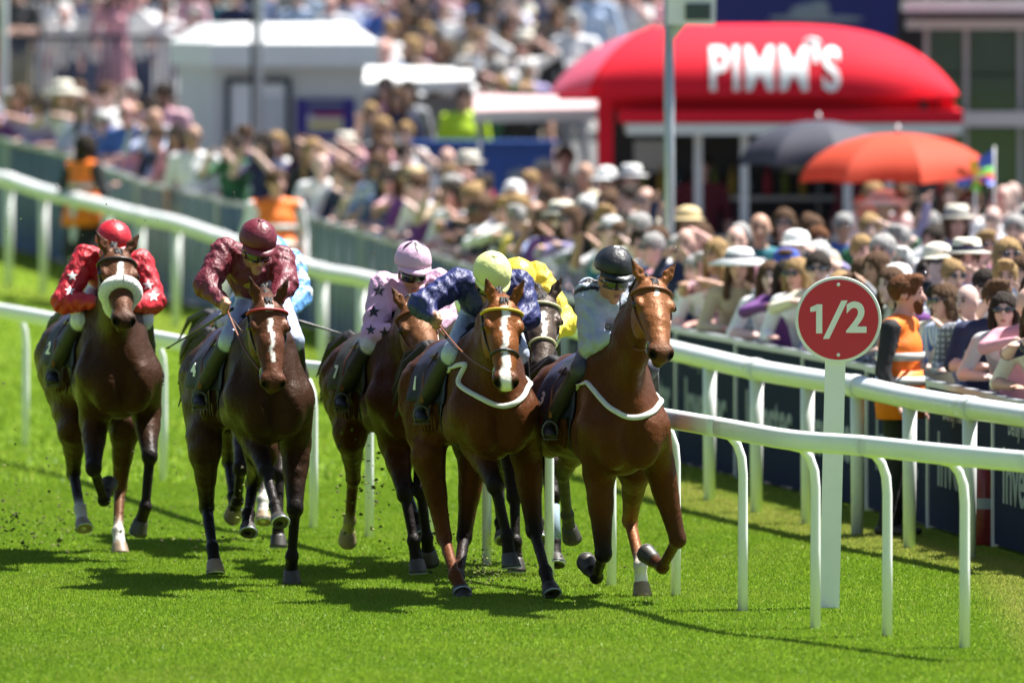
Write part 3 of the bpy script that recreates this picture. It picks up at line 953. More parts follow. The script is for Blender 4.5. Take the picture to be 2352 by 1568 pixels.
# navy banner behind the kiosk
d = 118.0; s = KPX / d
ba = tag(empty('banner', ((1855 - CXP) / s, d, 0)), 'wide navy blue banner with a grey emblem above the kiosk', 'banner')
bn_t, bn_b = HC - (-60 - YH) / s, HC - (84 - YH) / s
bw = (2078 - 1632) / s
box_part('sheet', M['banner'], ba, (0, 0, (bn_t + bn_b) / 2), (bw, .03, bn_t - bn_b))
mb = MB(); sz = lambda y: HC - (y - YH) / s
mb.ell((.02, -.02, sz(30)), (.22, .015, .10)); mb.ell((.12, -.022, sz(14)), (.10, .015, .06)); mb.ell((-.2, -.022, sz(42)), (.22, .015, .03)); mb.ell((.3, -.022, sz(44)), (.28, .015, .035)); mb.build('emblem', M['dull_text'], ba)
for sx in (-1, 1):
    mb = MB(); mb.tube([(sx * (bw / 2 + .05), .02, 0), (sx * (bw / 2 + .05), .02, bn_t + .2)], .05, 10); mb.build('pole', M['pale_grey'], ba)
# glazed pavilion at the right
d = 112.0; s = KPX / d
pv = tag(empty('pavilion', ((2300 - CXP) / s, d, 0)), 'green glazed pavilion with pale beams behind the umbrellas', 'building')
X_ = lambda x: (x - 2300) / s
Z_ = lambda y: HC - (y - YH) / s
for xa, xb in ((2130, 2215), (2221, 2340), (2346, 2440), (2446, 2540)):
    for ya, yb in ((60, 168), (174, 252), (296, 420), (428, 690)):
        box_part('pane', M['glass'], pv, ((X_(xa) + X_(xb)) / 2, 0, (Z_(ya) + Z_(yb)) / 2), (X_(xb) - X_(xa), .03, Z_(ya) - Z_(yb)))
for xa in (2127, 2218, 2343, 2443):
    box_part('mullion', M['steel'], pv, (X_(xa), -.03, Z_(-40) / 2), (.045, .08, Z_(-40)))
box_part('beam', M['wall_pale'], pv, (X_(2300), -.25, Z_(272)), (X_(2560) - X_(2110), .5, Z_(256) - Z_(290)))
box_part('beam', M['pale_grey'], pv, (X_(2300), -.15, Z_(56)), (X_(2560) - X_(2120), .3, Z_(44) - Z_(66)))
box_part('roof_edge', M['white_paint'], pv, (X_(2330), -.5, Z_(14)), (X_(2600) - X_(2080), 1.2, Z_(0) - Z_(24)))
box_part('fascia', mat('slate_violet_fascia', (.08, .08, .12), .6, .2, 3), pv, (X_(2330), -.1, Z_(34)), (X_(2580) - X_(2090), .2, Z_(24) - Z_(44)))
box_part('roof', M['concrete'], pv, (X_(2330), 1.6, Z_(-30)), (X_(2600) - X_(2080), 4.0, .15))
box_part('back_wall', M['kiosk_dark'], pv, (X_(2330), 3.2, 1.7), (X_(2600) - X_(2110), .1, 3.4))
# grandstand wall closing the view above the terrace
gs = tag(empty('grandstand', (0, 152, 0)), 'dark grandstand front rising behind the terrace crowd', 'building')
box_part('wall', mat('dark_wall', (.06, .055, .06), .8, .5, .5), gs, (0, 1.0, 6.0), (60, 1.0, 12.0))  # mottled dark wall colour behind the gaps in the crowd
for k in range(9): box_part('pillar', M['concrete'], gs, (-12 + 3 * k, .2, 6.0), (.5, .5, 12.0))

# ------------------------------------------------------------------ umbrellas
def umbrella(label, x, ytop, yrim, halfw, d, mt, ribs=8):
    s = KPX / d
    c = W(x, yrim, d); top = HC - (ytop - YH) / s
    rad = halfw / s
    a = tag(empty('umbrella', (c.x, d, 0)), label, 'umbrella', 'umbrellas over the crowd')
    hgt = top - c.z
    for k in range(ribs):
        a0, a1 = 2 * math.pi * k / ribs + .2, 2 * math.pi * (k + 1) / ribs + .2
        P = []; n1, n2 = 8, 6
        for i in range(n1 + 1):
            t = i / n1
            for j in range(n2 + 1):
                w = j / n2; an = a0 + (a1 - a0) * w
                sag = 1 - .07 * math.sin(math.pi * w) * t
                r_ = rad * math.sin(t * math.pi / 2 * .96) / math.sin(math.pi / 2 * .96) * sag * (math.cos((a1 - a0) / 2) / math.cos((w - .5) * (a1 - a0)))
                zz = c.z + hgt * (math.cos(t * math.pi / 2 * .96) - math.cos(math.pi / 2 * .96)) - (0 if w in (0, 1) else -.02 * t * math.sin(math.pi * w))
                P.append((math.cos(an) * r_, math.sin(an) * r_, zz))
        F = [(i * (n2 + 1) + j, (i + 1) * (n2 + 1) + j, (i + 1) * (n2 + 1) + j + 1, i * (n2 + 1) + j + 1) for i in range(n1) for j in range(n2)]
        mb = MB(); mb.add(P, F, 0, True); mb.build('canopy_panel', mt, a)
        mb = MB(); mb.tube([Vector(P[i * (n2 + 1)]) * .985 - Vector((0, 0, .010 - .015 * P[i * (n2 + 1)][2])) for i in range(n1 + 1)], .006, 5); mb.build('rib', M['black'], a)
    mb = MB(); mb.tube([(0, 0, .6), (0, 0, top)], .014, 8); mb.build('shaft', M['black'], a)
    mb = MB(); mb.lathe([(.022, top - .005), (.020, top + .012), (.008, top + .045)], 10); mb.build('ferrule', M['white_paint'], a)
    return a
M['umb_red_t'] = None
def umb_mat(name, c, tr):
    m, nt, bs = nodes_of(name)
    n = noise(nt, 5, 3, .6, obj_coord(nt))
    cc = mixc(nt, n.outputs[0], tuple(q * .9 for q in c), c)
    nt.links.new(cc, bs.inputs['Base Color']); bs.inputs['Roughness'].default_value = .75
    t = nt.nodes.new('ShaderNodeBsdfTranslucent'); nt.links.new(cc, t.inputs[0])
    ms = nt.nodes.new('ShaderNodeMixShader'); ms.inputs[0].default_value = tr
    nt.links.new(bs.outputs[0], ms.inputs[1]); nt.links.new(t.outputs[0], ms.inputs[2])
    nt.links.new(ms.outputs[0], nt.nodes['Material Output'].inputs[0])
    return m
umbrella('coral red umbrella raised over people by the kiosk', 2062, 298, 418, 232, 100.0, umb_mat('coral_umbrella_fabric', (.80, .10, .045), .4))
umbrella('charcoal umbrella raised behind the coral one', 1880, 270, 380, 188, 103.0, umb_mat('charcoal_umbrella_fabric', (.05, .052, .075), .15))

# little striped windmill and pennant on a stick
q = W(2240, 405, 97.0)
pw = tag(empty('toy_windmill', (q.x, 97.0, 0)), 'toy windmill with green, yellow and blue sails held above the heads', 'toy')
mb = MB(); mb.tube([(0, 0, .9), (0, 0, q.z)], .010, 6); mb.build('stick', M['white_paint'], pw)
cols = [(.12, .45, .06), (.75, .55, .03), (.75, .10, .03), (.05, .12, .55), (.2, .5, .05), (.10, .14, .6)]
for k in range(6):
    a = math.pi * 2 * k / 6 + .3; a2 = a + .75
    mt = mat('sail_%d' % k, cols[k], .5, .15, 6)
    mb = MB(); z_ = q.z
    P = [(0, -.02, z_), (.17 * math.cos(a), -.05, z_ + .12 * math.sin(a)), (.19 * math.cos((a + a2) / 2), .03, z_ + .15 * math.sin((a + a2) / 2)), (.10 * math.cos(a2), .0, z_ + .08 * math.sin(a2))]
    P2 = [(x, y + .008, z) for x, y, z in P]
    mb.add(P + P2, [(0, 1, 2, 3), (7, 6, 5, 4), (0, 4, 5, 1), (1, 5, 6, 2), (2, 6, 7, 3), (3, 7, 4, 0)]); mb.build('sail', mt, pw)
q2 = W(2268, 368, 97.4)
pn = tag(empty('pennant', (q2.x, 97.4, 0)), 'small blue pennant on a thin stick above the toy windmill', 'flag')
mb = MB(); mb.tube([(.06, 0, .9), (.06, 0, q2.z + .12)], .008, 6); mb.build('stick', M['white_paint'], pn)
mb = MB()
P = [(-.10, .0, q2.z - .06), (-.04, .02, q2.z - .08), (.055, 0, q2.z - .05), (.055, 0, q2.z + .10), (-.03, -.02, q2.z + .04), (-.08, 0, q2.z + .02)]
mb.add(P + [(x, y + .006, z) for x, y, z in P], [(0, 1, 2, 3, 4, 5), (11, 10, 9, 8, 7, 6)] + [(i, 6 + i, 6 + (i + 1) % 6, (i + 1) % 6) for i in range(6)]); mb.build('cloth', mat('pennant_blue', (.06, .12, .55), .6, .1, 8), pn)
# ------------------------------------------------------------------ horses
class Frame:
    def __init__(s, x, y, psi):
        s.x, s.y, s.psi = x, y, psi
    def loc(s, P):
        dx, dy = P[0] - s.x, P[1] - s.y
        c, n = math.cos(s.psi), math.sin(s.psi)
        return Vector((dx * c + dy * n, -dx * n + dy * c, P[2]))
    def depth(s, f, r=0.0):
        return s.y - f * math.cos(s.psi) + r * math.sin(s.psi)

def L3(f, r, z): return Vector((r, -f, z))

def ray_len(P, px, L, sg):
    """the joint at distance L from P that the picture shows at px; sg > 0: towards the camera"""
    u = Vector(((px[0] - CXP) / KPX, 1.0, -(px[1] - YH) / KPX))
    q = Vector((0, 0, HC)) - P
    a, b, c = u.dot(u), 2 * u.dot(q), q.dot(q) - L * L
    disc = b * b - 4 * a * c
    s = math.sqrt(disc) if disc > 0 else 0.0
    d = (-b - s) / (2 * a) if sg > 0 else (-b + s) / (2 * a)
    return W(px[0], px[1], d)

def hoof_mesh(c, ax, fwd, mats, top=.045, bot=.060, hgt=.078):
    """truncated cone with a longer toe, sole slightly concave"""
    ax = ax.normalized(); side = ax.cross(fwd).normalized(); toe = side.cross(ax).normalized()
    mb = MB(); n = 16; P = []
    for r, h_, shf in ((top * .8, -.012, 0), (top, 0, 0), (top * 1.08, .012, .003), (bot * .93, hgt * .75, .018), (bot, hgt, .024), (bot * .8, hgt - .004, .02), (bot * .4, hgt - .016, .01)):
        for k in range(n):
            a = 2 * math.pi * k / n
            q = math.cos(a)
            P.append(c + ax * h_ + toe * (q * r * (1.08 if q > 0 else .86) + shf) + side * (math.sin(a) * r))
    F = []
    for i in range(6):
        for k in range(n):
            F.append((i * n + k, i * n + (k + 1) % n, (i + 1) * n + (k + 1) % n, (i + 1) * n + k))
    F.append(tuple(range(n))[::-1]); F.append(tuple(6 * n + k for k in range(n)))
    mb.add(P, F, 0, True)
    # shoe: a thin rim of metal under the wall
    rim = []
    for k in range(13):
        a = -2.2 + 4.4 * k / 12
        q = math.cos(a)
        rim.append(c + ax * (hgt + .002) + toe * (q * bot * .88 * (1.08 if q > 0 else .86) + .024) + side * (math.sin(a) * bot * .88))
    mb.tube(rim, .007, 5, 1)
    me = mb.mesh('hoof', mats)
    bm = bmesh.new(); bm.from_mesh(me); bmesh.ops.recalc_face_normals(bm, faces=bm.faces); bm.to_mesh(me); bm.free()
    return me

BLK = (.014, .011, .010)
def horse(S):
    psi = S.get('psi', R(13)); sc = S.get('sc', 1.0); dz = S.get('dz', 0.0)
    bx = (S['x'] - CXP) * S['d'] / KPX
    FX, FY = math.sin(psi), -math.cos(psi)
    fr = Frame(bx - .44 * FX, S['d'] - .44 * FY, psi)
    root = empty('horse', (fr.x, fr.y, 0), psi)
    tag(root, S['label'], 'horse', 'galloping racehorses')
    B, PT, FC = tuple(v * .36 for v in S['body']), S.get('points', BLK), tuple(v * .6 for v in S.get('face', S['body']))
    BL = S.get('belly', tuple(x * .8 for x in B))
    A = []
    X = (1, 0, 0)
    z = lambda v: v * sc + dz
    # trunk
    A.append(econe(L3(.16, 0, z(1.20)), L3(-.70, 0, z(1.19)), (.215, .345), (.245, .295), X, .05, B))
    A.append(econe(L3(-.62, 0, z(1.20)), L3(-1.0, 0, z(1.23)), (.21, .255), (.175, .20), X, .08, B))
    A.append(elli(L3(.30, 0, z(1.12)), (.190, .20, .275), None, .07, B))
    A.append(elli(L3(-.03, 0, z(1.50)), (.075, .33, .105), None, .08, B))
    A.append(elli(L3(-.95, 0, z(1.385)), (.135, .34, .12), None, .08, B))
    for s in (-1, 1):
        A.append(econe(L3(.06, s * .115, z(1.47)), L3(.34, s * .145, z(1.10)), (.07, .13), (.090, .115), X, .06, B))
        A.append(elli(L3(.40, s * .10, z(1.06)), (.105, .11, .155), None, .045, B))
        A.append(elli(L3(-.97, s * .110, z(1.15)), (.150, .32, .245), None, .07, B))
        A.append(elli(L3(-1.16, s * .105, z(1.11)), (.105, .17, .23), None, .07, B))
        A.append(elli(L3(-.72, s * .15, z(1.10)), (.095, .18, .17), None, .08, B))
    A.append(elli(L3(.545, 0, z(1.05)), (.030, .07, .17), None, .09, None, True))
    for s in (-1, 1):
        A.append(elli(L3(-.10, s * .255, z(1.15)), (.020, .045, .22), None, .06, None, True))
        A.append(elli(L3(.36, s * .21, z(1.22)), (.018, .03, .14), None, .05, None, True))
        A.append(elli(L3(-.60, s * .27, z(1.10)), (.022, .05, .17), None, .06, None, True))
        A.append(elli(L3(.05, s * .195, z(1.06)), (.055, .14, .13), None, .03, B))
        A.append(elli(L3(.28, s * .18, z(1.16)), (.058, .075, .16), None, .03, B))
        A.append(elli(L3(.41, s * .085, z(.97)), (.080, .075, .085), None, .03, B))
        for q in range(5): A.append(elli(L3(-.22 - .085 * q, s * .233, z(1.12)), (.020, .016, .15), None, .03, B))
    # neck and head
    pollW = W(S['poll'][0], S['poll'][1], fr.depth(S.get('pf', .86)))
    noseW = ray_len(pollW, S['nose'], .57, 1)
    P, N = fr.loc(pollW), fr.loc(noseW)
    a = (N - P).normalized()
    lat = Vector((1, S.get('tilt', 0.0), 0)); lat = (lat - a * lat.dot(a)).normalized()
    n = lat.cross(a); n = n if n.z > 0 else -n
    axes = [tuple(lat), tuple(a), tuple(n)]
    base = L3(.12, 0, z(1.32)); crest = P + n * -.02 - a * .02
    mid = base.lerp(crest, .5) + Vector((0, 0, .02))
    A.append(econe(base, mid, (.140, .29), (.092, .20), X, .07, B))
    A.append(econe(mid, crest - a * .0 - n * .05, (.092, .20), (.075, .135), X, .05, B))
    H = lambda t, l, nn: P + a * t + lat * l + n * nn
    A.append(elli(H(.05, 0, -.01), (.102, .13, .09), axes, .03, FC))
    A.append(econe(H(.08, 0, .0), H(.30, 0, .0), (.110, .078), (.076, .064), lat, .03, FC))
    A.append(econe(H(.28, 0, .004), H(.49, 0, -.006), (.074, .060), (.060, .048), lat, .03, FC))
    for s in (-1, 1):
        A.append(elli(H(.17, s * .062, -.095), (.044, .135, .098), axes, .04, FC))
        A.append(elli(H(.165, s * .098, .028), (.024, .045, .026), axes, .02, FC))
        A.append(elli(H(.30, s * .064, -.005), (.014, .11, .012), axes, .02, FC))
        A.append(elli(H(.525, s * .046, -.005), (.034, .045, .036), axes, .015, PT if S.get('darknose', True) else FC))
    A.append(econe(H(.24, 0, -.085), H(.50, 0, -.075), (.052, .055), (.034, .032), lat, .03, FC))
    A.append(elli(H(.535, 0, -.022), (.064, .058, .054), axes, .03, tuple(.5 * p + .5 * q for p, q in zip(PT, FC))))
    A.append(elli(H(.525, 0, -.085), (.036, .05, .026), axes, .015, PT))
    for s in (-1, 1):
        A.append(elli(H(.566, s * .054, .002), (.013, .021, .021), axes, .008, None, True))
        eb = H(.0, s * .064, .055)
        ed = (n * .55 - a * .70 + lat * s * S.get('ear', .35)).normalized()
        A.append(econe(eb - ed * .02, eb + ed * .055, (.024, .018), (.034, .022), lat, .015, FC))
        A.append(econe(eb + ed * .055, eb + ed * .145, (.034, .022), (.006, .006), lat, .01, FC, PT))
        A.append(econe(eb + ed * .03 + n * .022, eb + ed * .11 + n * .024, (.016, .012), (.008, .008), lat, .006, None)); A[-1]['sub'] = True
    # legs
    hooves = []
    tags = {}
    for key in ('fl', 'fr', 'hl', 'hr'):
        g = S['legs'][key]
        fore = key[0] == 'f'; s = -1 if key[1] == 'l' else 1
        px = g['px']; sg = g.get('sg', (1, 1, 1))
        f0 = g.get('f0', .06 if fore else -.70)
        J0 = W(px[0][0], px[0][1], fr.depth(f0, s * .17))
        l1, l2, l3 = (.43, .30, .185) if fore else (.46, .37, .185)
        J1 = ray_len(J0, px[1], l1 * sc, sg[0])
        J2 = ray_len(J1, px[2], l2 * sc, sg[1])
        J3 = ray_len(J2, px[3], l3, sg[2])
        j0, j1, j2, j3 = (fr.loc(q) for q in (J0, J1, J2, J3))
        if g.get('gr') or j3.z < .0:
            j3.z = max(j3.z, .0)
        low, sock = g.get('low', PT), g.get('sock')
        pc = sock or low
        cor = j2.lerp(j3, .53)
        if fore:
            A.append(econe(L3(.30, s * .165, z(1.13)), j0, (.115, .13), (.092, .12), X, .05, B))
            A.append(econe(j0, j0.lerp(j1, .45), (.090, .12), (.070, .080), X, .03, B))
            A.append(elli(j0.lerp(j1, .22) + Vector((s * .018, -.045, 0)), (.060, .055, .11), None, .02, B))
            A.append(econe(j0.lerp(j1, .35), j1, (.074, .080), (.047, .048), X, .02, B, low))
            A.append(elli(j1, (.053, .052, .060), None, .012, low))
            A.append(cone(j1, j2, .034, .029, .010, low, g.get('can', low)))
            A.append(cone(j1 + Vector((0, .022, 0)), j2 + Vector((0, .020, 0)), .016, .015, .010, low))
        else:
            hip = L3(-1.0, s * .13, z(1.22))
            A.append(econe(hip, j0, (.155, .24), (.10, .15), X, .05, B))
            A.append(econe(j0, j0.lerp(j1, .5), (.092, .120), (.062, .074), X, .03, B))
            A.append(econe(j0.lerp(j1, .4), j1, (.064, .074), (.044, .050), X, .02, B, low))
            A.append(elli(j1, (.048, .056, .060), None, .012, low))
            back = (j1 - j2).normalized()
            A.append(cone(j1 + Vector((0, .03, .03)), j1 + Vector((0, .055, .045)), .022, .016, .02, low))
            A.append(cone(j1, j2, .037, .031, .010, low, g.get('can', low)))
        A.append(elli(j2, (.043, .045, .046), None, .012, pc if sock else low))
        A.append(cone(j2, cor, .036, .040, .010, pc))
        axv = (j3 - cor)
        fw = Vector((0, -1, 0)) if not g.get('toe') else Vector(g['toe'])
        if g.get('gr'): axv = (axv.normalized() + Vector((0, 0, -1.5)))
        A.append(cone(cor, cor + axv.normalized() * .028, .041, .041, .006, pc))
        hooves.append((cor, axv.normalized(), fw, g.get('pale', False), g.get('gr', False)))
        tags[key] = (j0, j1, j2, j3)
        print('HOOF', S['name'], key, 'z=%.3f' % j3.z, 'J', ['%.2f,%.2f,%.2f' % tuple(q) for q in (j0, j1, j2, j3)])
    Vv, Ff = sdf_mesh(A, .0125)
    rgba = blend_colours(A, Vv, .018)
    # markings on the face, in the head's own axes
    rel = Vv - V3(P)
    ta, tl, tn = rel @ V3(a), rel @ V3(lat), rel @ V3(n)
    if S.get('blaze'):
        wob = .006 * np.sin(ta * 40) + .004 * np.sin(ta * 91 + 1)
        for (t0, t1, w0, w1, off) in S['blaze']:
            tt = np.clip((ta - t0) / (t1 - t0), 0, 1)
            hw = w0 + (w1 - w0) * tt
            m = np.clip(1 - (np.abs(tl - off + wob) - hw) / .006, 0, 1) * (ta > t0 - .01) * (ta < t1 + .01) * (tn > -.04)
            rgba[:, :3] = rgba[:, :3] * (1 - m[:, None]) + np.array((.70, .66, .60)) * m[:, None]
    for s in (-1, 1):
        dn = np.linalg.norm(Vv - V3(H(.566, s * .054, .0)), axis=1)
        m = np.clip(1 - (dn - .022) / .012, 0, 1)
        rgba[:, :3] = rgba[:, :3] * (1 - m[:, None]) + np.array((.006, .004, .004)) * m[:, None]
    # muscle relief and veins over neck, shoulders and quarters
    me = np_mesh('body', Vv, Ff, M['coat'])
    nr_ = np.zeros(len(Vv) * 3, dtype=np.float32); me.vertices.foreach_get('normal', nr_); nr_ = nr_.reshape(-1, 3)
    x_, y_, z_ = Vv[:, 0], Vv[:, 1], Vv[:, 2]; ph = S['x'] * .01
    w1 = np.sin(26 * z_ + 3.0 * np.sin(9 * x_ + ph) + 12 * y_) * np.sin(19 * x_ - 8 * z_ + 2 * np.sin(7 * y_ + ph))
    w2 = np.sin(55 * x_ + 4 * np.sin(15 * z_ + ph) + 18 * z_)
    vein = np.exp(-((np.sin(17 * z_ + 5 * x_ + 2.5 * np.sin(11 * y_ + 3 * x_) + ph)) / .10) ** 2)
    on = np.clip((z_ - .62) / .25, 0, 1) * np.clip((-.05 - ta) / .1, 0, 1)
    Vv = Vv + nr_ * ((w1 * .0075 + w2 * .0018 + vein * .0035) * on)[:, None]
    me.vertices.foreach_set('co', Vv.astype(np.float32).ravel()); me.update()
    set_colour(me, rgba)
    body = link('body', me, root)
    bvh = bvh_of(Vv, Ff)
    for (c, ax, fw, pale, gr) in hooves:
        low_z = c.z + ax.z * .085
        link('hoof', hoof_mesh(c, ax, fw, [M['hoof_pale' if pale else 'hoof'], M['steel']]), root)
    for s in (-1, 1):
        mb = MB(); mb.ell(H(.170, s * .117, .012), (.018, .020, .020), 12, 8); mb.build('eye', M['eye'], root)
    # mane along the crest and forelock
    mb = MB(); rr = random.Random(S['x'])
    for i in range(46):
        t = i / 45
        q = base.lerp(crest, .15 + .85 * t)
        h0, nn_, _, _ = bvh.ray_cast(q + Vector((0, 0, .6)), Vector((0, 0, -1)))
        if h0 is None: continue
        dr = Vector((rr.uniform(-.5, .5), rr.uniform(.5, 1.0), rr.uniform(-.5, .05))).normalized()
        ln = rr.uniform(.05, .10)
        mb.tube([h0 - Vector((0, 0, .015)), h0 + Vector((0, .01, .015)) + dr * ln * .4, h0 + dr * ln + Vector((0, 0, -.03))], [.014, .012, .003], 5)
    mb.build('mane', M['hair'], root); mb = MB()
    for i in range(9):
        h0 = H(-.005, rr.uniform(-.025, .025), .068)
        e = H(rr.uniform(.03, .085), rr.uniform(-.035, .035), .080)
        mb.tube([h0, h0.lerp(e, .5) + n * .006, e], [.010, .008, .003], 5)
    mb.build('forelock', M['hair'], root)
    # tail streaming behind
    mb = MB(); q0 = L3(-1.28, 0, z(1.42))
    for i in range(26):
        sx, sz = rr.uniform(-.12, .12), rr.uniform(-.2, .12)
        mb.tube([q0 + Vector((rr.uniform(-.02, .02), -.06, rr.uniform(-.02, .02))), q0 + Vector((sx * .3, .16, .03 + sz * .2)), q0 + Vector((sx * .8, .42, -.08 + sz * .7)), q0 + Vector((sx, .68, -.26 + sz))], [.024, .026, .020, .004], 5)
    mb.build('tail', M['hair'], root)
    # saddle cloth draped over the back, girth, saddle
    def drape(f0, f1, a0, a1, off, nf=16, na=30, zc=1.20):
        pts = []
        for i in range(nf + 1):
            f = f0 + (f1 - f0) * i / nf
            row = []
            for j in range(na + 1):
                an = a0 + (a1 - a0) * j / na
                c = L3(f, 0, z(zc)); dr = Vector((math.sin(an), 0, math.cos(an)))
                hpt, nrm, _, _ = bvh.ray_cast(c + dr * 1.2, -dr)
                if hpt is None: hpt = c + dr * .3
                row.append(hpt + dr * off)
            pts.append(row)
        return pts
    def sheet(name, pts, mt, th=.008, parent=root):
        mb = MB(); nf, na = len(pts), len(pts[0])
        P_ = [p for r_ in pts for p in r_]
        F_ = [(i * na + j, i * na + j + 1, (i + 1) * na + j + 1, (i + 1) * na + j) for i in range(nf - 1) for j in range(na - 1)]
        mb.add(P_, F_, 0, True)
        o = mb.build(name, mt, parent)
        md = o.modifiers.new('thick', 'SOLIDIFY'); md.thickness = th; md.offset = 1
        return o
    cl = sheet('saddle_cloth', drape(.02, -.80, -1.75, 1.75, .010), S.get('cloth', M['cloth_navy']))
    sheet('saddle', drape(-.10, -.48, -.75, .75, .026, 8, 14), M['black'], .02)
    sheet('girth', drape(-.06, -.16, 1.7, 2 * math.pi - 1.7, .012, 2, 20), M['black'], .006)
    # white number on the cloth, both flanks
    for s in (-1, 1):
        tm = text_mesh(S.get('num', '5'), .12, .002, .004)
        for v in tm.vertices:
            # lies on the flank: x of text -> along the horse, y of text -> up
            f = -.66 - s * v.co.x
            an = s * (1.36 - v.co.y / .30)
            c = L3(f, 0, z(1.20)); dr = Vector((math.sin(an), 0, math.cos(an)))
            hpt, nrm, _, _ = bvh.ray_cast(c + dr * 1.2, -dr)
            if hpt is None: hpt = c + dr * .3
            v.co = hpt + dr * (.024 + v.co.z)
        tm.materials.clear(); tm.materials.append(M['white_text'])
        link('cloth_number', tm, cl)
    # bridle: rings and straps laid on the head
    def head_ring(t, tilt, off, a0=0.0, a1=2 * math.pi, m_=28, cn=-.035):
        pts = []
        for i in range(m_ + 1):
            an = a0 + (a1 - a0) * i / m_
            dr = lat * math.sin(an) + n * math.cos(an) + a * (-tilt * math.cos(an))
            dr.normalize()
            c = H(t, 0, cn)
            hpt, nrm, _, _ = bvh.ray_cast(c + dr * .5, -dr)
            if hpt is None: hpt = c + dr * .06
            pts.append(hpt + dr * off)
        return pts
    br = MB()
    if S.get('nose') and S.get('noseband'):
        br.tube(head_ring(.36, 0, .004), .011, 6, 0, False, .7)
        nb = br.build('noseband', M[S['noseband']], root); br = MB()
    if S.get('fleece'):
        mb = MB(); mb.tube(head_ring(.315, .25, .014, 0, 2 * math.pi, 30, -.02), .044, 12, 0, False)
        mb.build('sheepskin_noseband', M['fleece'], root)
    bm_ = S.get('bridle', 'black')
    br.tube(head_ring(.055, -.25, .006, -1.5, 1.5, 20), .012, 6, 0, True, .7)
    bb = br.build('browband', M[S.get('brow', bm_)], root); br = MB()
    bits = []
    for s in (-1, 1):
        pts = []
        for i in range(9):
            t = .03 + (.46 - .03) * i / 8
            an = s * (1.35 + .35 * i / 8)
            dr = lat * math.sin(an) + n * math.cos(an)
            c = H(t, 0, -.035)
            hpt, nrm, _, _ = bvh.ray_cast(c + dr * .5, -dr)
            pts.append((hpt if hpt is not None else c + dr * .07) + dr * .005)
        br.tube(pts, .008, 6, 0, True, .7)
        bits.append(pts[-1])
    br.build('cheekpieces', M[bm_], root)
    mb = MB()
    for s, b_ in zip((-1, 1), bits):
        ring = [b_ + lat * s * .01 + a * (.033 * math.cos(q)) + n * (.033 * math.sin(q)) for q in np.linspace(0, 2 * math.pi, 17)]
        mb.tube(ring, .005, 6, 0, False)
    mb.tube([bits[0], H(.50, 0, -.06), bits[1]], .006, 6)
    mb.build('bit', M['steel'], root)
    # breastplate strap across the chest
    if S.get('strap'):
        pts = []
        for (x_, y_) in S['strap']:
            w = W(x_, y_, 60.0); o_ = Vector((0, 0, HC))
            dw = (w - o_).normalized()
            p0, p1 = fr.loc(o_), fr.loc(o_ + dw)
            hpt, nrm, _, _ = bvh.ray_cast(p0, (p1 - p0).normalized())
            if hpt is not None: pts.append(hpt + nrm * .008)
        if len(pts) > 3:
            for s, at_ in ((-1, 0), (1, -1)):
                e0 = pts[at_]; e1 = L3(-.02, s * .30, z(1.36))
                ext = [bvh.find_nearest(e0.lerp(e1, q / 5))[0] for q in range(1, 6)]
                pts = ext[::-1] + pts if s < 0 else pts + ext
            fine = []
            for i in range(len(pts) - 1):
                for q in range(4): fine.append(pts[i].lerp(pts[i + 1], q / 4))
            fine.append(pts[-1])
            for _ in range(3):
                fine = [fine[0]] + [(fine[i - 1] + fine[i] * 2 + fine[i + 1]) / 4 for i in range(1, len(fine) - 1)] + [fine[-1]]
            fine = [bvh.find_nearest(p) for p in fine]
            fine = [p[0] + p[1] * .008 for p in fine]
            mb = MB(); mb.tube(fine, .017, 8, 0, True, .45, side=Vector((0, -1, .3)))
            mb.build('breast_strap', M['white_web'], root)
    # leg bandages
    for key in S.get('bandage', ()):
        j0, j1, j2, j3 = tags[key]
        mb = MB(); mb.tube([j1.lerp(j2, .2), j1.lerp(j2, .55), j1.lerp(j2, .98)], [.040, .038, .044], 12)
        mb.build('leg_bandage', S['bandmat'], root)
    return root, fr, bvh, bits, (P, a, n, lat), z, M[bm_]

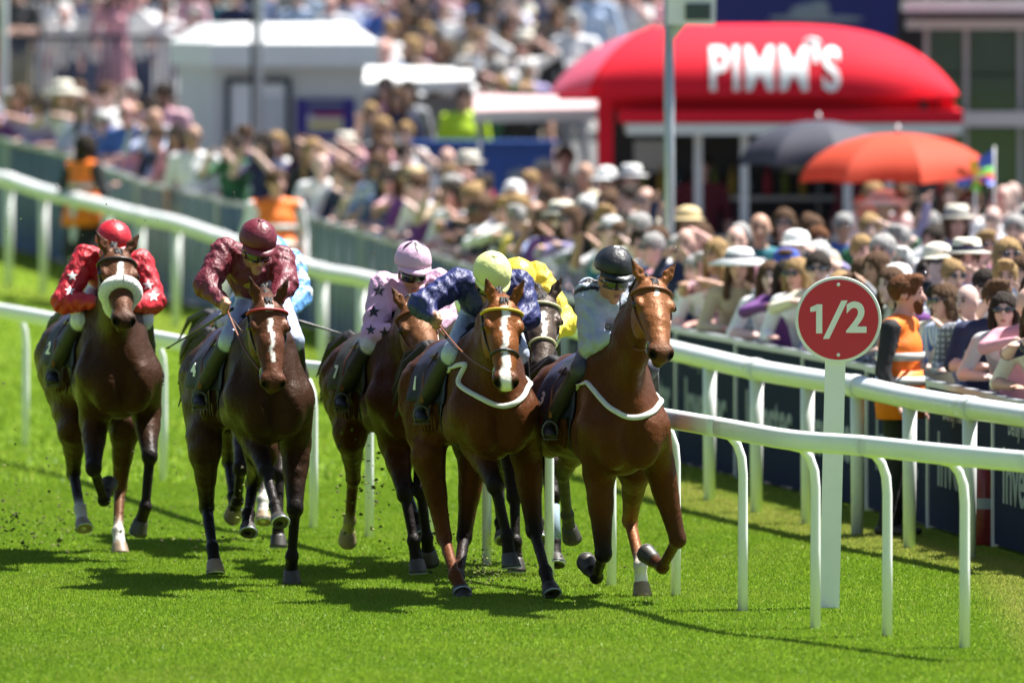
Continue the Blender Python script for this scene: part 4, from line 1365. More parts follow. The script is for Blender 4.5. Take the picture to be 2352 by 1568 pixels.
# ------------------------------------------------------------------ riders
SKIN = (.46, .22, .145, 0.0)
def rider(S, hs):
    root_h, fr, hbvh, bits, head, z, reinmat = hs
    psi = fr.psi
    T = (*S['top'], 1.0); SLV = (*S.get('sleeve', S['top']), 1.0); BR = (*S.get('breech', (.62, .65, .70)), .45); BT = (.012, .011, .013, 0.0)
    GL = S.get('glove', SKIN)
    w = lambda px, f, r=0: fr.loc(W(px[0], px[1], fr.depth(f, r)))
    hd = w(S['head'], S.get('hf', .10))
    sh = [w(S['sh'][i], -.08, (-.18, .18)[i]) for i in (0, 1)]
    el = [w(S['el'][i], S.get('ef', (.05, .05))[i], (-.25, .25)[i]) for i in (0, 1)]
    ha = [w(S['ha'][i], S.get('haf', (.32, .32))[i]) for i in (0, 1)]
    mid = (sh[0] + sh[1]) / 2
    pel = L3(-.54, mid.x * .3 + .14, z(1.72))
    A = []; X = (1, 0, 0)
    chest = mid + Vector((0, .12, -.06))
    A.append(econe(chest, pel, (.165, .125), (.14, .13), X, .05, T, t=1))
    A.append(econe(sh[0] + Vector((.03, .03, -.02)), sh[1] + Vector((-.03, .03, -.02)), (.10, .085), (.10, .085), (0, 1, 0), .05, T, t=1))
    A.append(elli(mid + Vector((0, -.02, -.10)), (.145, .09, .10), None, .05, T, t=1))
    A.append(elli(pel + Vector((0, .02, .0)), (.145, .15, .135), None, .05, BR, t=2))
    neck0 = mid + Vector((0, -.02, .03))
    hdir = Vector(S.get('look', (0, -1, -.25))).normalized()          # where the face points
    up = (Vector((0, 0, 1)) - hdir * hdir.z).normalized()
    lt = up.cross(hdir).normalized()
    hc = hd - up * .072
    A.append(cone(neck0, hc - up * .06 - hdir * .02, .058, .052, .03, T if S.get('polo') else SKIN))
    ax3 = [tuple(lt), tuple(hdir), tuple(up)]
    q = lambda l, f, u: hc + lt * l + hdir * f + up * u
    DK = (.30, .12, .085, 0.0); LIP = (.36, .12, .10, 0.0)
    A.append(elli(q(0, 0, .02), (.073, .092, .10), ax3, .02, SKIN))
    A.append(econe(q(0, .03, -.03), q(0, .052, -.105), (.06, .055), (.030, .030), lt, .02, SKIN))
    A.append(econe(q(0, .085, .0), q(0, .108, -.04), (.009, .012), (.016, .014), lt, .012, SKIN))
    A.append(elli(q(0, .088, -.075), (.024, .010, .009), ax3, .006, LIP))
    for s in (-1, 1):
        A.append(elli(q(s * .076, -.005, -.01), (.012, .02, .03), ax3, .008, SKIN))
        A.append(elli(q(s * .042, .066, -.035), (.022, .02, .02), ax3, .02, SKIN))
    for i, s in ((0, -1), (1, 1)):
        sl0, fc = sh[i], el[i]
        A.append(cone(sh[i], el[i], .088, .078, .03, SLV, t=3 + i))
        A.append(cone(el[i], el[i].lerp(ha[i], .80), .078, .042, .02, SLV, t=5 + i))
        wr = el[i].lerp(ha[i], .80)
        if S.get('cuff'): A.append(cone(el[i].lerp(ha[i], .74), wr, .039, .037, .008, (*S['cuff'], 1.0)))
        # fist: palm, four curled fingers, thumb lying on top of the rein
        d = (ha[i] - el[i]).normalized()
        upv = (Vector((0, 0, 1)) - d * d.z).normalized(); sd = d.cross(upv)
        A.append(cone(wr, ha[i] - d * .01, .026, .026, .01, GL))
        A.append(econe(ha[i] - d * .015 - upv * .025, ha[i] - d * .015 + upv * .028, (.028, .022), (.028, .022), d, .01, GL))
        for k in range(4):
            o = upv * (.031 - .021 * k)
            ln = (1.0, 1.1, 1.03, .85)[k]
            p0 = ha[i] + o + d * .018 + sd * s * .012
            p1 = p0 + d * .022 * ln - sd * s * .020
            p2 = p1 - d * .016 - sd * s * .022
            A.append(cone(p0, p1, .0105, .0098, .003, GL)); A.append(cone(p1, p2, .0098, .0085, .003, GL))
        th = ha[i] + upv * .036 - sd * s * .012
        A.append(cone(th - d * .02, th + d * .03 - sd * s * .008, .0115, .009, .004, GL))
    # legs: short stirrups, knees up on the withers
    kn, an, to = [], [], []
    for i, s in ((0, -1), (1, 1)):
        k_ = L3(S.get('kf', .08), s * .205, z(S.get('kz', 1.46)))
        a_ = L3(-.28, s * .315, z(1.13)); t_ = L3(-.12, s * .340, z(1.07))
        hp = pel + Vector((s * .09, -.02, -.03))
        A.append(econe(hp, k_, (.074, .09), (.060, .062), X, .03, BR, t=2))
        A.append(elli(k_, (.060, .062, .060), None, .01, BR, t=2))
        A.append(cone(k_ + (a_ - k_) * .14, k_.lerp(a_, .5), .056, .054, .012, BT))
        A.append(cone(k_.lerp(a_, .5), a_, .054, .038, .01, BT))
        A.append(econe(a_ + Vector((0, .03, -.03)), t_, (.038, .036), (.038, .022), X, .012, BT))
        kn.append(k_); an.append(a_); to.append(t_)
    Vv, Ff = sdf_mesh(A, .0085)
    rgba = blend_colours(A, Vv, .0035)
    if S.get('paint'): S['paint'](Vv, rgba, A, nearest_tag(A, Vv), sh, el, ha)
    # loose silk: creases in the cloth itself
    tgs = nearest_tag(A, Vv)
    me = np_mesh('person', Vv, Ff, M['rider'])
    nr_ = np.zeros(len(Vv) * 3, dtype=np.float32); me.vertices.foreach_get('normal', nr_); nr_ = nr_.reshape(-1, 3)
    x_, y_, z_ = Vv[:, 0], Vv[:, 1], Vv[:, 2]
    ph = S['head'][0] * .1
    wv = np.sin(70 * z_ + 6 * np.sin(14 * x_ + ph) + 25 * y_) * .5 + np.sin(95 * x_ + 5 * np.sin(17 * z_ + ph) - 38 * y_) * .35 + np.sin(48 * (x_ + z_) + 4 * np.sin(21 * y_)) * .5
    am = np.where(tgs >= 3, .0048, np.where(tgs == 1, .0038, np.where(tgs == 2, .0012, 0.0)))
    Vv = Vv + nr_ * (np.sign(wv) * np.abs(wv) ** .8 * am)[:, None]
    me.vertices.foreach_set('co', Vv.astype(np.float32).ravel()); me.update()
    set_colour(me, rgba)
    o = link('person', me, None, (fr.x, fr.y, 0), psi)
    tag(o, S['label'], 'person', 'jockeys riding in the race')
    bvh = bvh_of(Vv, Ff)
    # silk cap over the helmet with peak
    mb = MB(); cr = random.Random(S['head'][0])
    n_, m_ = 28, 14; P_ = []
    cx = hd + up * .012
    for i in range(m_ + 1):
        th = math.pi * .545 * i / m_
        for k in range(n_):
            a_ = 2 * math.pi * k / n_
            ru = 1 + (.016 * math.sin(8 * a_ + 2) + .008 * math.sin(13 * a_ + 3 * th)) * math.sin(th) ** .5 * (1 - .3 * i / m_) + cr.uniform(-.006, .006)
            P_.append(cx + (lt * math.sin(th) * math.cos(a_) * .109 + hdir * math.sin(th) * math.sin(a_) * .128 + up * math.cos(th) * .114) * ru)
    F_ = [(i * n_ + k, (i + 1) * n_ + k, (i + 1) * n_ + (k + 1) % n_, i * n_ + (k + 1) % n_) for i in range(m_) for k in range(n_)]
    mb.add(P_, F_, 0, True)
    cap = mb.build('cap', S['capmat'], o)
    md = cap.modifiers.new('thick', 'SOLIDIFY'); md.thickness = .006
    mb = MB(); P_ = []
    for j, (rad, dn) in enumerate(((.98, 0), (1.22, .006), (1.40, .022), (1.40, .028), (1.2, .014), (.98, .008))):
        for k in range(15):
            a_ = math.pi * (.10 + .80 * k / 14)
            ex = 1 + (rad - 1) * math.sin(a_) ** 1.2
            P_.append(cx - up * (.014 + dn) + lt * math.cos(a_) * .109 * (1 + (ex - 1) * .4) + hdir * math.sin(a_) * .126 * ex)
    F_ = [(j * 15 + k, j * 15 + k + 1, (j + 1) * 15 + k + 1, (j + 1) * 15 + k) for j in range(5) for k in range(14)]
    mb.add(P_, F_, 0, True)
    mb.build('cap_peak', S.get('peakmat', S['capmat']), cap)
    mb = MB(); mb.lathe([(.016, -.008), (.022, .0), (.016, .010), (.004, .014)], 10, 0, Matrix.Translation(cx + up * .113) @ up.to_track_quat('Z', 'Y').to_matrix().to_4x4())
    mb.build('cap_button', S.get('buttonmat', S['capmat']), cap)
    for (aa, th0, ln, mt) in S.get('petals', ()):
        P_ = []
        for r_ in range(7):
            t_ = th0 + ln * r_ / 6; hw = .34 * (1 - r_ / 6) + .02
            for w_ in (-1, 0, 1):
                a_ = aa + hw * w_
                P_.append(cx + (lt * math.sin(t_) * math.cos(a_) * .116 + hdir * math.sin(t_) * math.sin(a_) * .136 + up * math.cos(t_) * .118) * 1.035)
        mb = MB(); mb.add(P_, [(i * 3 + k, i * 3 + k + 1, (i + 1) * 3 + k + 1, (i + 1) * 3 + k) for i in range(6) for k in range(2)], 0, True); mb.build('cap_star_point', mt, cap)
    # goggles: wrapped lens and strap
    mb = MB(); P_ = []
    for u_ in (-.036, -.020, .0, .016):
        for k in range(13):
            a_ = math.pi * (.12 + .76 * k / 12)
            bul = 1.0 + .08 * (1 - (u_ + .01) ** 2 / .0009)
            P_.append(q(math.cos(a_) * .082, .004 + math.sin(a_) * .094 * bul, u_ + .008))
    F_ = [(j * 13 + k, j * 13 + k + 1, (j + 1) * 13 + k + 1, (j + 1) * 13 + k) for j in range(3) for k in range(12)]
    mb.add(P_, F_, 0, True)
    mb.tube([q(math.cos(t_) * .080, .0 + math.sin(t_) * .098, .0) for t_ in np.linspace(math.pi * .86, math.pi * 2.14, 16)], .010, 6, 0, True, .4, side=up)
    gg = mb.build('goggles', M['goggle'], o)
    md = gg.modifiers.new('thick', 'SOLIDIFY'); md.thickness = .008
    # reins belong to the bridle
    mb = MB()
    for i in (0, 1):
        b_, h_ = bits[i], ha[i]
        dr = (h_ - b_)
        pts = [b_.lerp(h_, t) + Vector((0, 0, -.05 * math.sin(math.pi * t))) for t in np.linspace(0, 1, 9)]
        mb.tube(pts, .008, 6, 0, True, .5)
    c0 = (ha[0] + ha[1]) / 2 + Vector((0, -.02, -.16))
    mb.tube([ha[0] + Vector((0, 0, -.03)), c0 + Vector((-.05, 0, 0)), c0 + Vector((.05, 0, .0)), ha[1] + Vector((0, 0, -.03))], .008, 6, 0, True, .5)
    mb.build('reins', M['brown_leather'] if S.get('brownrein', True) else reinmat, root_h)
    # stirrups hang from the saddle
    for i, s in ((0, -1), (1, 1)):
        mb = MB(); t_ = to[i].lerp(an[i], .25) + Vector((0, 0, -.035))
        ring = [t_ + Vector((math.cos(q_) * .046, 0, .040 + math.sin(q_) * .055)) for q_ in np.linspace(-.9, math.pi + .9, 15)]
        mb.tube(ring, .007, 6); mb.bar(t_ + Vector((-.045, 0, -.010)), t_ + Vector((.045, 0, -.010)), .03, .008)
        st = mb.build('stirrup', M['stirrup'], root_h)
        mb = MB(); mb.tube([t_ + Vector((0, 0, .115)), L3(-.24, s * .30, z(1.34)), L3(-.22, s * .22, z(1.46))], .012, 6, 0, True, .3)
        mb.build('stirrup_leather', M['brown_leather'], st)
    # printed shapes on the silks
    for (kind, px, size, mt, nm) in S.get('prints', ()):
        o0 = Vector((0, 0, HC))
        poly = []
        if kind == 'star':
            for k in range(10):
                rad = size if k % 2 == 0 else size * .42
                poly.append((px[0] + rad * math.sin(k * math.pi / 5), px[1] - rad * math.cos(k * math.pi / 5)))
        elif kind == 'blob':
            for k in range(14):
                poly.append((px[0] + size[0] * math.cos(k * math.pi / 7), px[1] + size[1] * math.sin(k * math.pi / 7)))
        ring2 = []
        cen = px
        allp = [cen] + [(cen[0] + (p[0] - cen[0]) * .5, cen[1] + (p[1] - cen[1]) * .5) for p in poly] + poly
        P_ = []; bad = False
        for (x_, y_) in allp:
            dw = (W(x_, y_, 60.0) - o0).normalized()
            p0, p1 = fr.loc(o0), fr.loc(o0 + dw)
            hpt, nrm, _, _ = bvh.ray_cast(p0, (p1 - p0).normalized())
            if hpt is None: bad = True; break
            P_.append(hpt + nrm * .004)
        if bad or max((p - P_[0]).length for p in P_) > .16: continue
        N_ = len(poly)
        F_ = [(0, 1 + k, 1 + (k + 1) % N_) for k in range(N_)] + [(1 + k, 1 + N_ + k, 1 + N_ + (k + 1) % N_, 1 + (k + 1) % N_) for k in range(N_)]
        mb = MB(); mb.add(P_, F_, 0, True); mb.build(nm, mt, o)
    return o, ha, fr, bvh

def silk(name, c, rough=.36):
    return mat(name, c, .45, .14, 5, bmp=.35, bscale=20, bdist=.02)

def stripes_paint(c2):
    def f(Vv, rgba, A, tg, sh, el, ha):
        for i in (0, 1):
            u = V3(el[i] - sh[i]); L = np.linalg.norm(u); u /= L
            h = (Vv - V3(sh[i])) @ u
            m = ((tg == 3 + i)) & (np.floor(h / .055).astype(int) % 2 == 0)
            rgba[m, :3] = c2
    return f

def seams_paint(Vv, rgba, A, tg, sh, el, ha):
    for i in (0, 1):
        u = V3(el[i] - sh[i]); u /= np.linalg.norm(u)
        h = (Vv - V3(sh[i])) @ u
        m = (tg == 3 + i) & (h > -.005) & (h < .022)
        rgba[m, :3] = (.012, .012, .018)
        m = (tg == 3 + i) & (h > -.06) & (h <= -.03)
        rgba[m, :3] = (.012, .012, .018)
    md = (sh[0] + sh[1]) / 2
    m = (tg == 1) & (np.abs(Vv[:, 0] - md.x - .02) < .009) & (Vv[:, 1] < md.y + .1)
    rgba[m, :3] = (.012, .012, .018)

HORSES = [
 dict(name='H1', x=282, d=71.4, dz=.05, poll=(266, 592), nose=(285, 742), body=(.105, .046, .021), face=(.15, .062, .032), fleece=True, ear=.55, tilt=.05, num='2',
      blaze=[(.12, .30, .012, .020, .0)], brow='black',
      label='dark bay racehorse with a white sheepskin noseband, ridden in red silks',
      legs=dict(fl=dict(px=[(216, 965), (214, 1075), (238, 1148), (244, 1118)], sg=(1, -1, -1)),
                fr=dict(px=[(335, 945), (343, 1048), (333, 1165), (314, 1222)], sg=(1, -1, -1)),
                hl=dict(px=[(168, 985), (168, 1085), (183, 1170), (192, 1222)], sg=(-1, 1, 1), sock=(.5, .46, .4), pale=True),
                hr=dict(px=[(286, 985), (274, 1120), (270, 1222), (276, 1278)], sg=(-1, 1, 1), sock=(.70, .67, .60), low=(.10, .045, .02), pale=True, gr=True))),
 dict(name='H2', x=628, d=68.5, dz=.02, poll=(612, 700), nose=(628, 886), body=(.090, .042, .022), face=(.14, .052, .026), brow='red_web', bridle='black', tilt=.0, num='4',
      blaze=[(.055, .085, .021, .021, .0), (.15, .42, .010, .006, .0)], darknose=False,
      label='near-black racehorse with white star and red browband, ridden in maroon silks',
      legs=dict(fl=dict(px=[(574, 985), (611, 1085), (632, 1162), (643, 1210)], sg=(1, 1, 1)),
                fr=dict(px=[(678, 1020), (677, 1168), (670, 1278), (667, 1336)], sg=(1, -1, -1), gr=True),
                hl=dict(px=[(470, 1035), (474, 1165), (487, 1258), (495, 1316)], sg=(-1, 1, 1), gr=True, pale=True),
                hr=dict(px=[(600, 1040), (580, 1112), (570, 1180), (567, 1232)], sg=(-1, 1, 1)))),
 dict(name='H7', x=618, d=72.7, dz=.0, poll=(622, 740), nose=(630, 880), body=(.07, .032, .016), num='6',
      label='brown racehorse almost hidden behind the maroon-silked rider, ridden in blue and white',
      legs=dict(fl=dict(px=[(566, 985), (553, 1075), (545, 1150), (532, 1180)], sg=(1, -1, -1), pale=True),
                fr=dict(px=[(648, 985), (642, 1090), (639, 1190), (637, 1262)], sg=(1, 1, 1), gr=True),
                hl=dict(px=[(520, 960), (525, 1060), (535, 1140), (540, 1190)], sg=(-1, 1, 1)),
                hr=dict(px=[(608, 970), (606, 1070), (603, 1150), (603, 1206)], sg=(-1, 1, 1), sock=(.62, .60, .55), pale=True))),
 dict(name='H3', x=955, d=69.5, dz=-.03, poll=(948, 716), nose=(1000, 856), body=(.125, .042, .014), face=(.20, .085, .035), tilt=-.15, num='7',
      blaze=[(.10, .13, .014, .014, .02)], bridle='brown_leather', cloth=None,
      label='mid bay racehorse, its head tucked beside the lead rider, ridden in pink starred silks',
      legs=dict(fl=dict(px=[(905, 1015), (930, 1135), (950, 1242), (962, 1326)], sg=(1, 1, 1), gr=True),
                fr=dict(px=[(985, 1015), (966, 1125), (980, 1235), (985, 1288)], sg=(1, -1, -1)),
                hl=dict(px=[(806, 1000), (811, 1098), (803, 1196), (795, 1240)], sg=(-1, -1, -1), low=(.06, .025, .012), sock=(.30, .26, .14), pale=True),
                hr=dict(px=[(925, 1015), (925, 1110), (955, 1190), (970, 1240)], sg=(-1, 1, 1)))),
 dict(name='H5', x=1222, d=69.9, dz=.0, poll=(1242, 694), nose=(1250, 848), body=(.045, .026, .018), face=(.105, .075, .058), brow='cream_web', noseband='cream_web', num='8',
      bandage=('fr',), bandmat=None, blaze=[(.16, .34, .008, .010, .0)],
      label='dark grey-brown racehorse with cream browband and noseband, ridden in yellow silks',
      legs=dict(fl=dict(px=[(1176, 1010), (1182, 1140), (1184, 1245), (1185, 1316)], sg=(1, 1, 1), gr=True),
                fr=dict(px=[(1265, 1010), (1270, 1140), (1274, 1245), (1277, 1305)], sg=(1, 1, 1)),
                hl=dict(px=[(1140, 1000), (1145, 1110), (1150, 1200), (1155, 1250)], sg=(-1, 1, 1)),
                hr=dict(px=[(1225, 1000), (1230, 1110), (1235, 1200), (1238, 1250)], sg=(-1, 1, 1)))),
 dict(name='H4', x=1146, d=66.9, dz=.0, poll=(1152, 702), nose=(1163, 884), body=(.185, .062, .020), face=(.27, .095, .030), brow='yellow_web', noseband='black', num='1',
      blaze=[(.07, .12, .015, .020, .0), (.12, .40, .012, .014, -.004), (.40, .60, .020, .030, -.006)],
      strap=[(1075, 835), (1060, 860), (1052, 884), (1085, 905), (1120, 925), (1155, 934), (1185, 928), (1203, 910), (1212, 888)],
      label='bright bay racehorse with white blaze, yellow browband and white breast strap',
      legs=dict(fl=dict(px=[(1094, 1015), (1137, 1115), (1165, 1232), (1173, 1308)], sg=(1, 1, 1)),
                fr=dict(px=[(1208, 1040), (1227, 1218), (1253, 1313), (1268, 1372)], sg=(1, 1, 1), can=(.05, .04, .04)),
                hl=dict(px=[(985, 1050), (1020, 1235), (1045, 1322), (1070, 1384)], sg=(-1, 1, 1), low=(.10, .035, .014), gr=True),
                hr=dict(px=[(1088, 1050), (1066, 1235), (1052, 1325), (1060, 1372)], sg=(-1, 1, 1)))),
 dict(name='H6', x=1445, d=66.4, dz=-.07, poll=(1494, 662), nose=(1520, 818), body=(.20, .070, .024), face=(.29, .11, .04), tilt=.12, ear=.5, num='3', bridle='brown_leather', pf=.80,
      blaze=[(.10, .13, .006, .006, .0)], strap=[(1352, 878), (1372, 905), (1400, 938), (1435, 958), (1470, 960), (1500, 948), (1517, 922), (1522, 890)],
      label='chestnut bay racehorse with one white hind sock, ridden in grey beside the rail',
      legs=dict(fl=dict(px=[(1376, 1085), (1386, 1272), (1370, 1325), (1347, 1298)], sg=(1, -1, -1)),
                fr=dict(px=[(1512, 1065), (1557, 1238), (1522, 1302), (1487, 1276)], sg=(1, -1, -1), low=(.06, .025, .012)),
                hl=dict(px=[(1335, 1005), (1292, 1085), (1303, 1182), (1311, 1235)], sg=(-1, -1, -1), low=(.05, .045, .045)),
                hr=dict(px=[(1460, 1075), (1447, 1195), (1471, 1300), (1475, 1376)], sg=(-1, 1, 1), low=(.20, .075, .03), sock=(.74, .72, .66), pale=True, gr=True))),
]
RIDERS = dict(
 H1=dict(head=(260, 553), sh=[(196, 592), (322, 604)], el=[(146, 692), (352, 692)], ha=[(236, 694), (292, 706)], top=(.46, .008, .018), breech=(.62, .63, .68), capmat='s_red',
         prints=[('star', (166, 634), 12, 'white_text', 'star'), ('star', (160, 668), 12, 'white_text', 'star'), ('star', (340, 655), 13, 'white_text', 'star'), ('star', (352, 680), 14, 'white_text', 'star')],
         label='jockey in red silks with white stars on the sleeves and a red cap'),
 H2=dict(head=(592, 552), sh=[(515, 578), (645, 596)], el=[(474, 655), (655, 652)], ha=[(518, 702), (628, 700)], top=(.135, .010, .022), breech=(.42, .48, .66), capmat='s_maroon', cuff=(.03, .006, .01), look=(.1, -1, -.45),
         prints=[('blob', (540, 662), (14, 6), 'gold', 'emblem'), ('blob', (575, 655), (16, 7), 'gold', 'emblem'), ('blob', (560, 674), (24, 5), 'gold', 'emblem')], ef=(.05, .12),
         label='jockey in shiny maroon silks and cap with pale blue breeches'),
 H7=dict(head=(622, 585), sh=[(572, 605), (668, 602)], el=[(560, 690), (690, 678)], ha=[(600, 730), (655, 728)], top=(.10, .28, .62), breech=(.62, .64, .7), capmat='s_blue', paintc=(.75, .77, .8),
         label='jockey in light blue silks with white striped sleeves behind the maroon rider'),
 H3=dict(head=(948, 602), sh=[(880, 656), (1004, 648)], el=[(858, 772), (1022, 735)], ha=[(922, 750), (980, 760)], top=(.66, .40, .56), breech=(.72, .72, .74), capmat='s_pink', look=(.05, -1, -.3), polo=True, starcap=True,
         prints=[('star', (870, 668), 15, 'black', 'star'), ('star', (858, 716), 16, 'black', 'star'), ('star', (852, 758), 13, 'black', 'star'), ('star', (884, 764), 14, 'black', 'star')],
         label='jockey in pale pink silks dotted with black stars'),
 H5=dict(head=(1188, 640), sh=[(1138, 650), (1232, 632)], el=[(1112, 725), (1298, 742)], ha=[(1205, 770), (1252, 775)], top=(.80, .60, .05), breech=(.62, .66, .66), capmat='s_yellow',
         label='jockey in bright yellow silks tucked behind the lime-capped rider'),
 H4=dict(head=(1130, 628), sh=[(1052, 648), (1192, 652)], el=[(968, 700), (1212, 728)], ha=[(1002, 736), (1128, 745)], top=(.018, .024, .12), breech=(.46, .52, .66), capmat='s_lime', look=(0, -1, -.75), haf=(.2, .3),
         prints=[('blob', (1062, 716), (26, 9), 'lime', 'emblem')],
         label='jockey in navy silks with a pale lime cap, elbow flung wide'),
 H6=dict(head=(1410, 616), sh=[(1352, 672), (1462, 668)], el=[(1362, 795), (1478, 765)], ha=[(1432, 768), (1448, 775)], top=(.40, .46, .56), breech=(.05, .05, .08), capmat='s_black', buttonmat='white_text', glove=(.03, .03, .035, 0.0), look=(.25, -1, -.3), seams=True,
         label='jockey in grey-blue silks with black seams and a black cap with white button'),
)
M['s_red'] = silk('red_silk', (.52, .010, .022)); M['s_maroon'] = silk('maroon_silk', (.14, .010, .022)); M['s_blue'] = silk('blue_silk', (.10, .28, .62))
M['s_pink'] = silk('pink_silk', (.70, .44, .60)); M['s_yellow'] = silk('yellow_silk', (.80, .60, .05)); M['s_lime'] = silk('pale_lime_silk', (.74, .76, .30)); M['s_black'] = silk('black_silk', (.012, .013, .017))
M['cloth_olive'] = mat('black_gold_trimmed_cloth', (.02, .018, .016), .7, .3, 18, bmp=.3, bscale=200)
M['band_grey'] = mat('blue_grey_bandage', (.22, .30, .36), .8, .2, 30, bmp=.4, bscale=90)
RIDES = {}
for S in HORSES:
    S['cloth'] = S.get('cloth') or M['cloth_olive' if 'cloth' in S else 'cloth_navy']
    if 'bandmat' in S: S['bandmat'] = M['band_grey']
    hs = horse(S)
    Rd = RIDERS[S['name']]
    Rd['capmat'] = M[Rd['capmat']]
    if 'buttonmat' in Rd: Rd['buttonmat'] = M[Rd['buttonmat']]
    Rd['prints'] = [(k, p, s_, M[mn], nm) for (k, p, s_, mn, nm) in Rd.get('prints', ())]
    if 'paintc' in Rd: Rd['paint'] = stripes_paint(Rd['paintc'])
    if Rd.get('starcap'): Rd['petals'] = [(math.pi * (.1 + .4 * k), .12, .62, M['black']) for k in range(5)]
    if Rd.get('seams'): Rd['paint'] = seams_paint
    RIDES[S['name']] = (hs, rider(Rd, hs))

# whips held by the riders
def whip(p0, p1, label):
    mb = MB()
    a, b = Vector(p0), Vector(p1)
    mb.tube([a, a.lerp(b, .25), a.lerp(b, .7), b], [.011, .010, .006, .005], 7)
    mb.tube([b, b + (b - a).normalized() * .05], [.009, .013], 6, 0, True, .3)
    o = mb.build('whip', M['black'])
    tag(o, label, 'whip')
    return o
# ------------------------------------------------------------------ spectators
crng = random.Random(21)
SK = [mat('skin_%s' % n, c, .55, .12, 25, spec=.35) for n, c in (('fair', (.60, .38, .31)), ('rosy', (.62, .35, .30)), ('tan', (.46, .27, .19)), ('light', (.66, .46, .40)), ('brown', (.18, .09, .055)))]
CL = {}
for n, c in dict(white=(.80, .80, .80), cream=(.72, .66, .50), beige=(.50, .40, .28), khaki=(.30, .26, .16), grey=(.25, .26, .28), charcoal=(.05, .05, .055), black=(.014, .014, .016),
                 navy=(.018, .025, .075), blue=(.05, .12, .40), red=(.42, .02, .03), maroon=(.12, .012, .025), pink=(.65, .30, .36), lilac=(.38, .32, .55), purple=(.14, .04, .20), green=(.035, .15, .06), olive=(.12, .13, .05),
                 teal=(.02, .17, .20), orange=(.72, .20, .04), yellow=(.72, .55, .10), brown=(.10, .05, .025), denim=(.08, .12, .22), tan=(.36, .22, .11)).items():
    CL[n] = mat('cloth_' + n, c, .8, .2, 9, bmp=.5, bscale=16, bdist=.02)
CL['pale blue'] = mat('cloth_pale_blue', (.42, .53, .72), .8, .15, 9, bmp=.5, bscale=16, bdist=.02)
CL['light grey'] = mat('cloth_light_grey', (.50, .51, .52), .8, .15, 9, bmp=.5, bscale=16, bdist=.02)
CL['yellow-green'] = mat('hi_vis_yellow', (.55, .80, .02), .6, .15, 14, bmp=.4, bscale=14, bdist=.02)
CL['hi-vis orange'] = M['orange']
def pattern(name, c1, c2, sc, kind):
    m, nt, bs = nodes_of('cloth_' + name.replace(' ', '_'))
    v = obj_coord(nt)
    def wave(ax):
        w = nt.nodes.new('ShaderNodeTexWave'); w.bands_direction = ax; w.inputs['Scale'].default_value = sc; w.inputs['Distortion'].default_value = 1.2
        nt.links.new(v, w.inputs['Vector']); return w.outputs['Fac']
    f = wave('X') if kind != 'h' else wave('Z')
    if kind == 'c':
        mx = nt.nodes.new('ShaderNodeMath'); mx.operation = 'MAXIMUM'; nt.links.new(f, mx.inputs[0]); nt.links.new(wave('Z'), mx.inputs[1]); f = mx.outputs[0]
    if kind == 'f': f = noise(nt, sc * 2.2, 2, .5, v).outputs[0]
    st = nt.nodes.new('ShaderNodeMapRange'); st.inputs[1].default_value = .48; st.inputs[2].default_value = .56
    nt.links.new(f, st.inputs[0])
    nt.links.new(mixc(nt, st.outputs[0], c1, c2), bs.inputs['Base Color']); bs.inputs['Roughness'].default_value = .8
    bump(nt, bs, noise(nt, 16, 3, .6, v).outputs[0], .5, .02)
    CL[name] = m
pattern('blue striped', (.72, .73, .76), (.12, .20, .48), 9, 'v'); pattern('navy striped', (.70, .70, .70), (.03, .04, .10), 7, 'h'); pattern('red checked', (.70, .66, .62), (.42, .06, .06), 8, 'c')
pattern('grey checked', (.55, .56, .58), (.16, .17, .20), 8, 'c'); pattern('pink floral', (.70, .45, .48), (.30, .10, .20), 8, 'f'); pattern('white floral', (.74, .73, .70), (.25, .32, .18), 8, 'f'); pattern('blue floral', (.14, .22, .45), (.65, .66, .70), 8, 'f')
HR = {n: mat('hair_' + n, c, .8, .45, 30, bmp=.9, bscale=45, bdist=.02, spec=.2) for n, c in dict(dark=(.030, .022, .017), brown=(.095, .052, .028), fair=(.34, .22, .10), grey=(.35, .34, .33), ginger=(.13, .05, .02), white=(.62, .62, .60)).items()}
HT = {n: mat('hat_' + n.replace(' ', '_'), c, .85, .15, 30, bmp=.4, bscale=90) for n, c in dict(straw=(.66, .52, .28), cream=(.76, .72, .60), white=(.82, .82, .80), blue=(.05, .10, .42), black=(.015, .015, .018), tan=(.42, .30, .16)).items()}
M['lip'] = mat('lip', (.36, .12, .10), .5, .1, 20)
M['shoe'] = mat('shoe', (.03, .025, .02), .5, .3, 15)

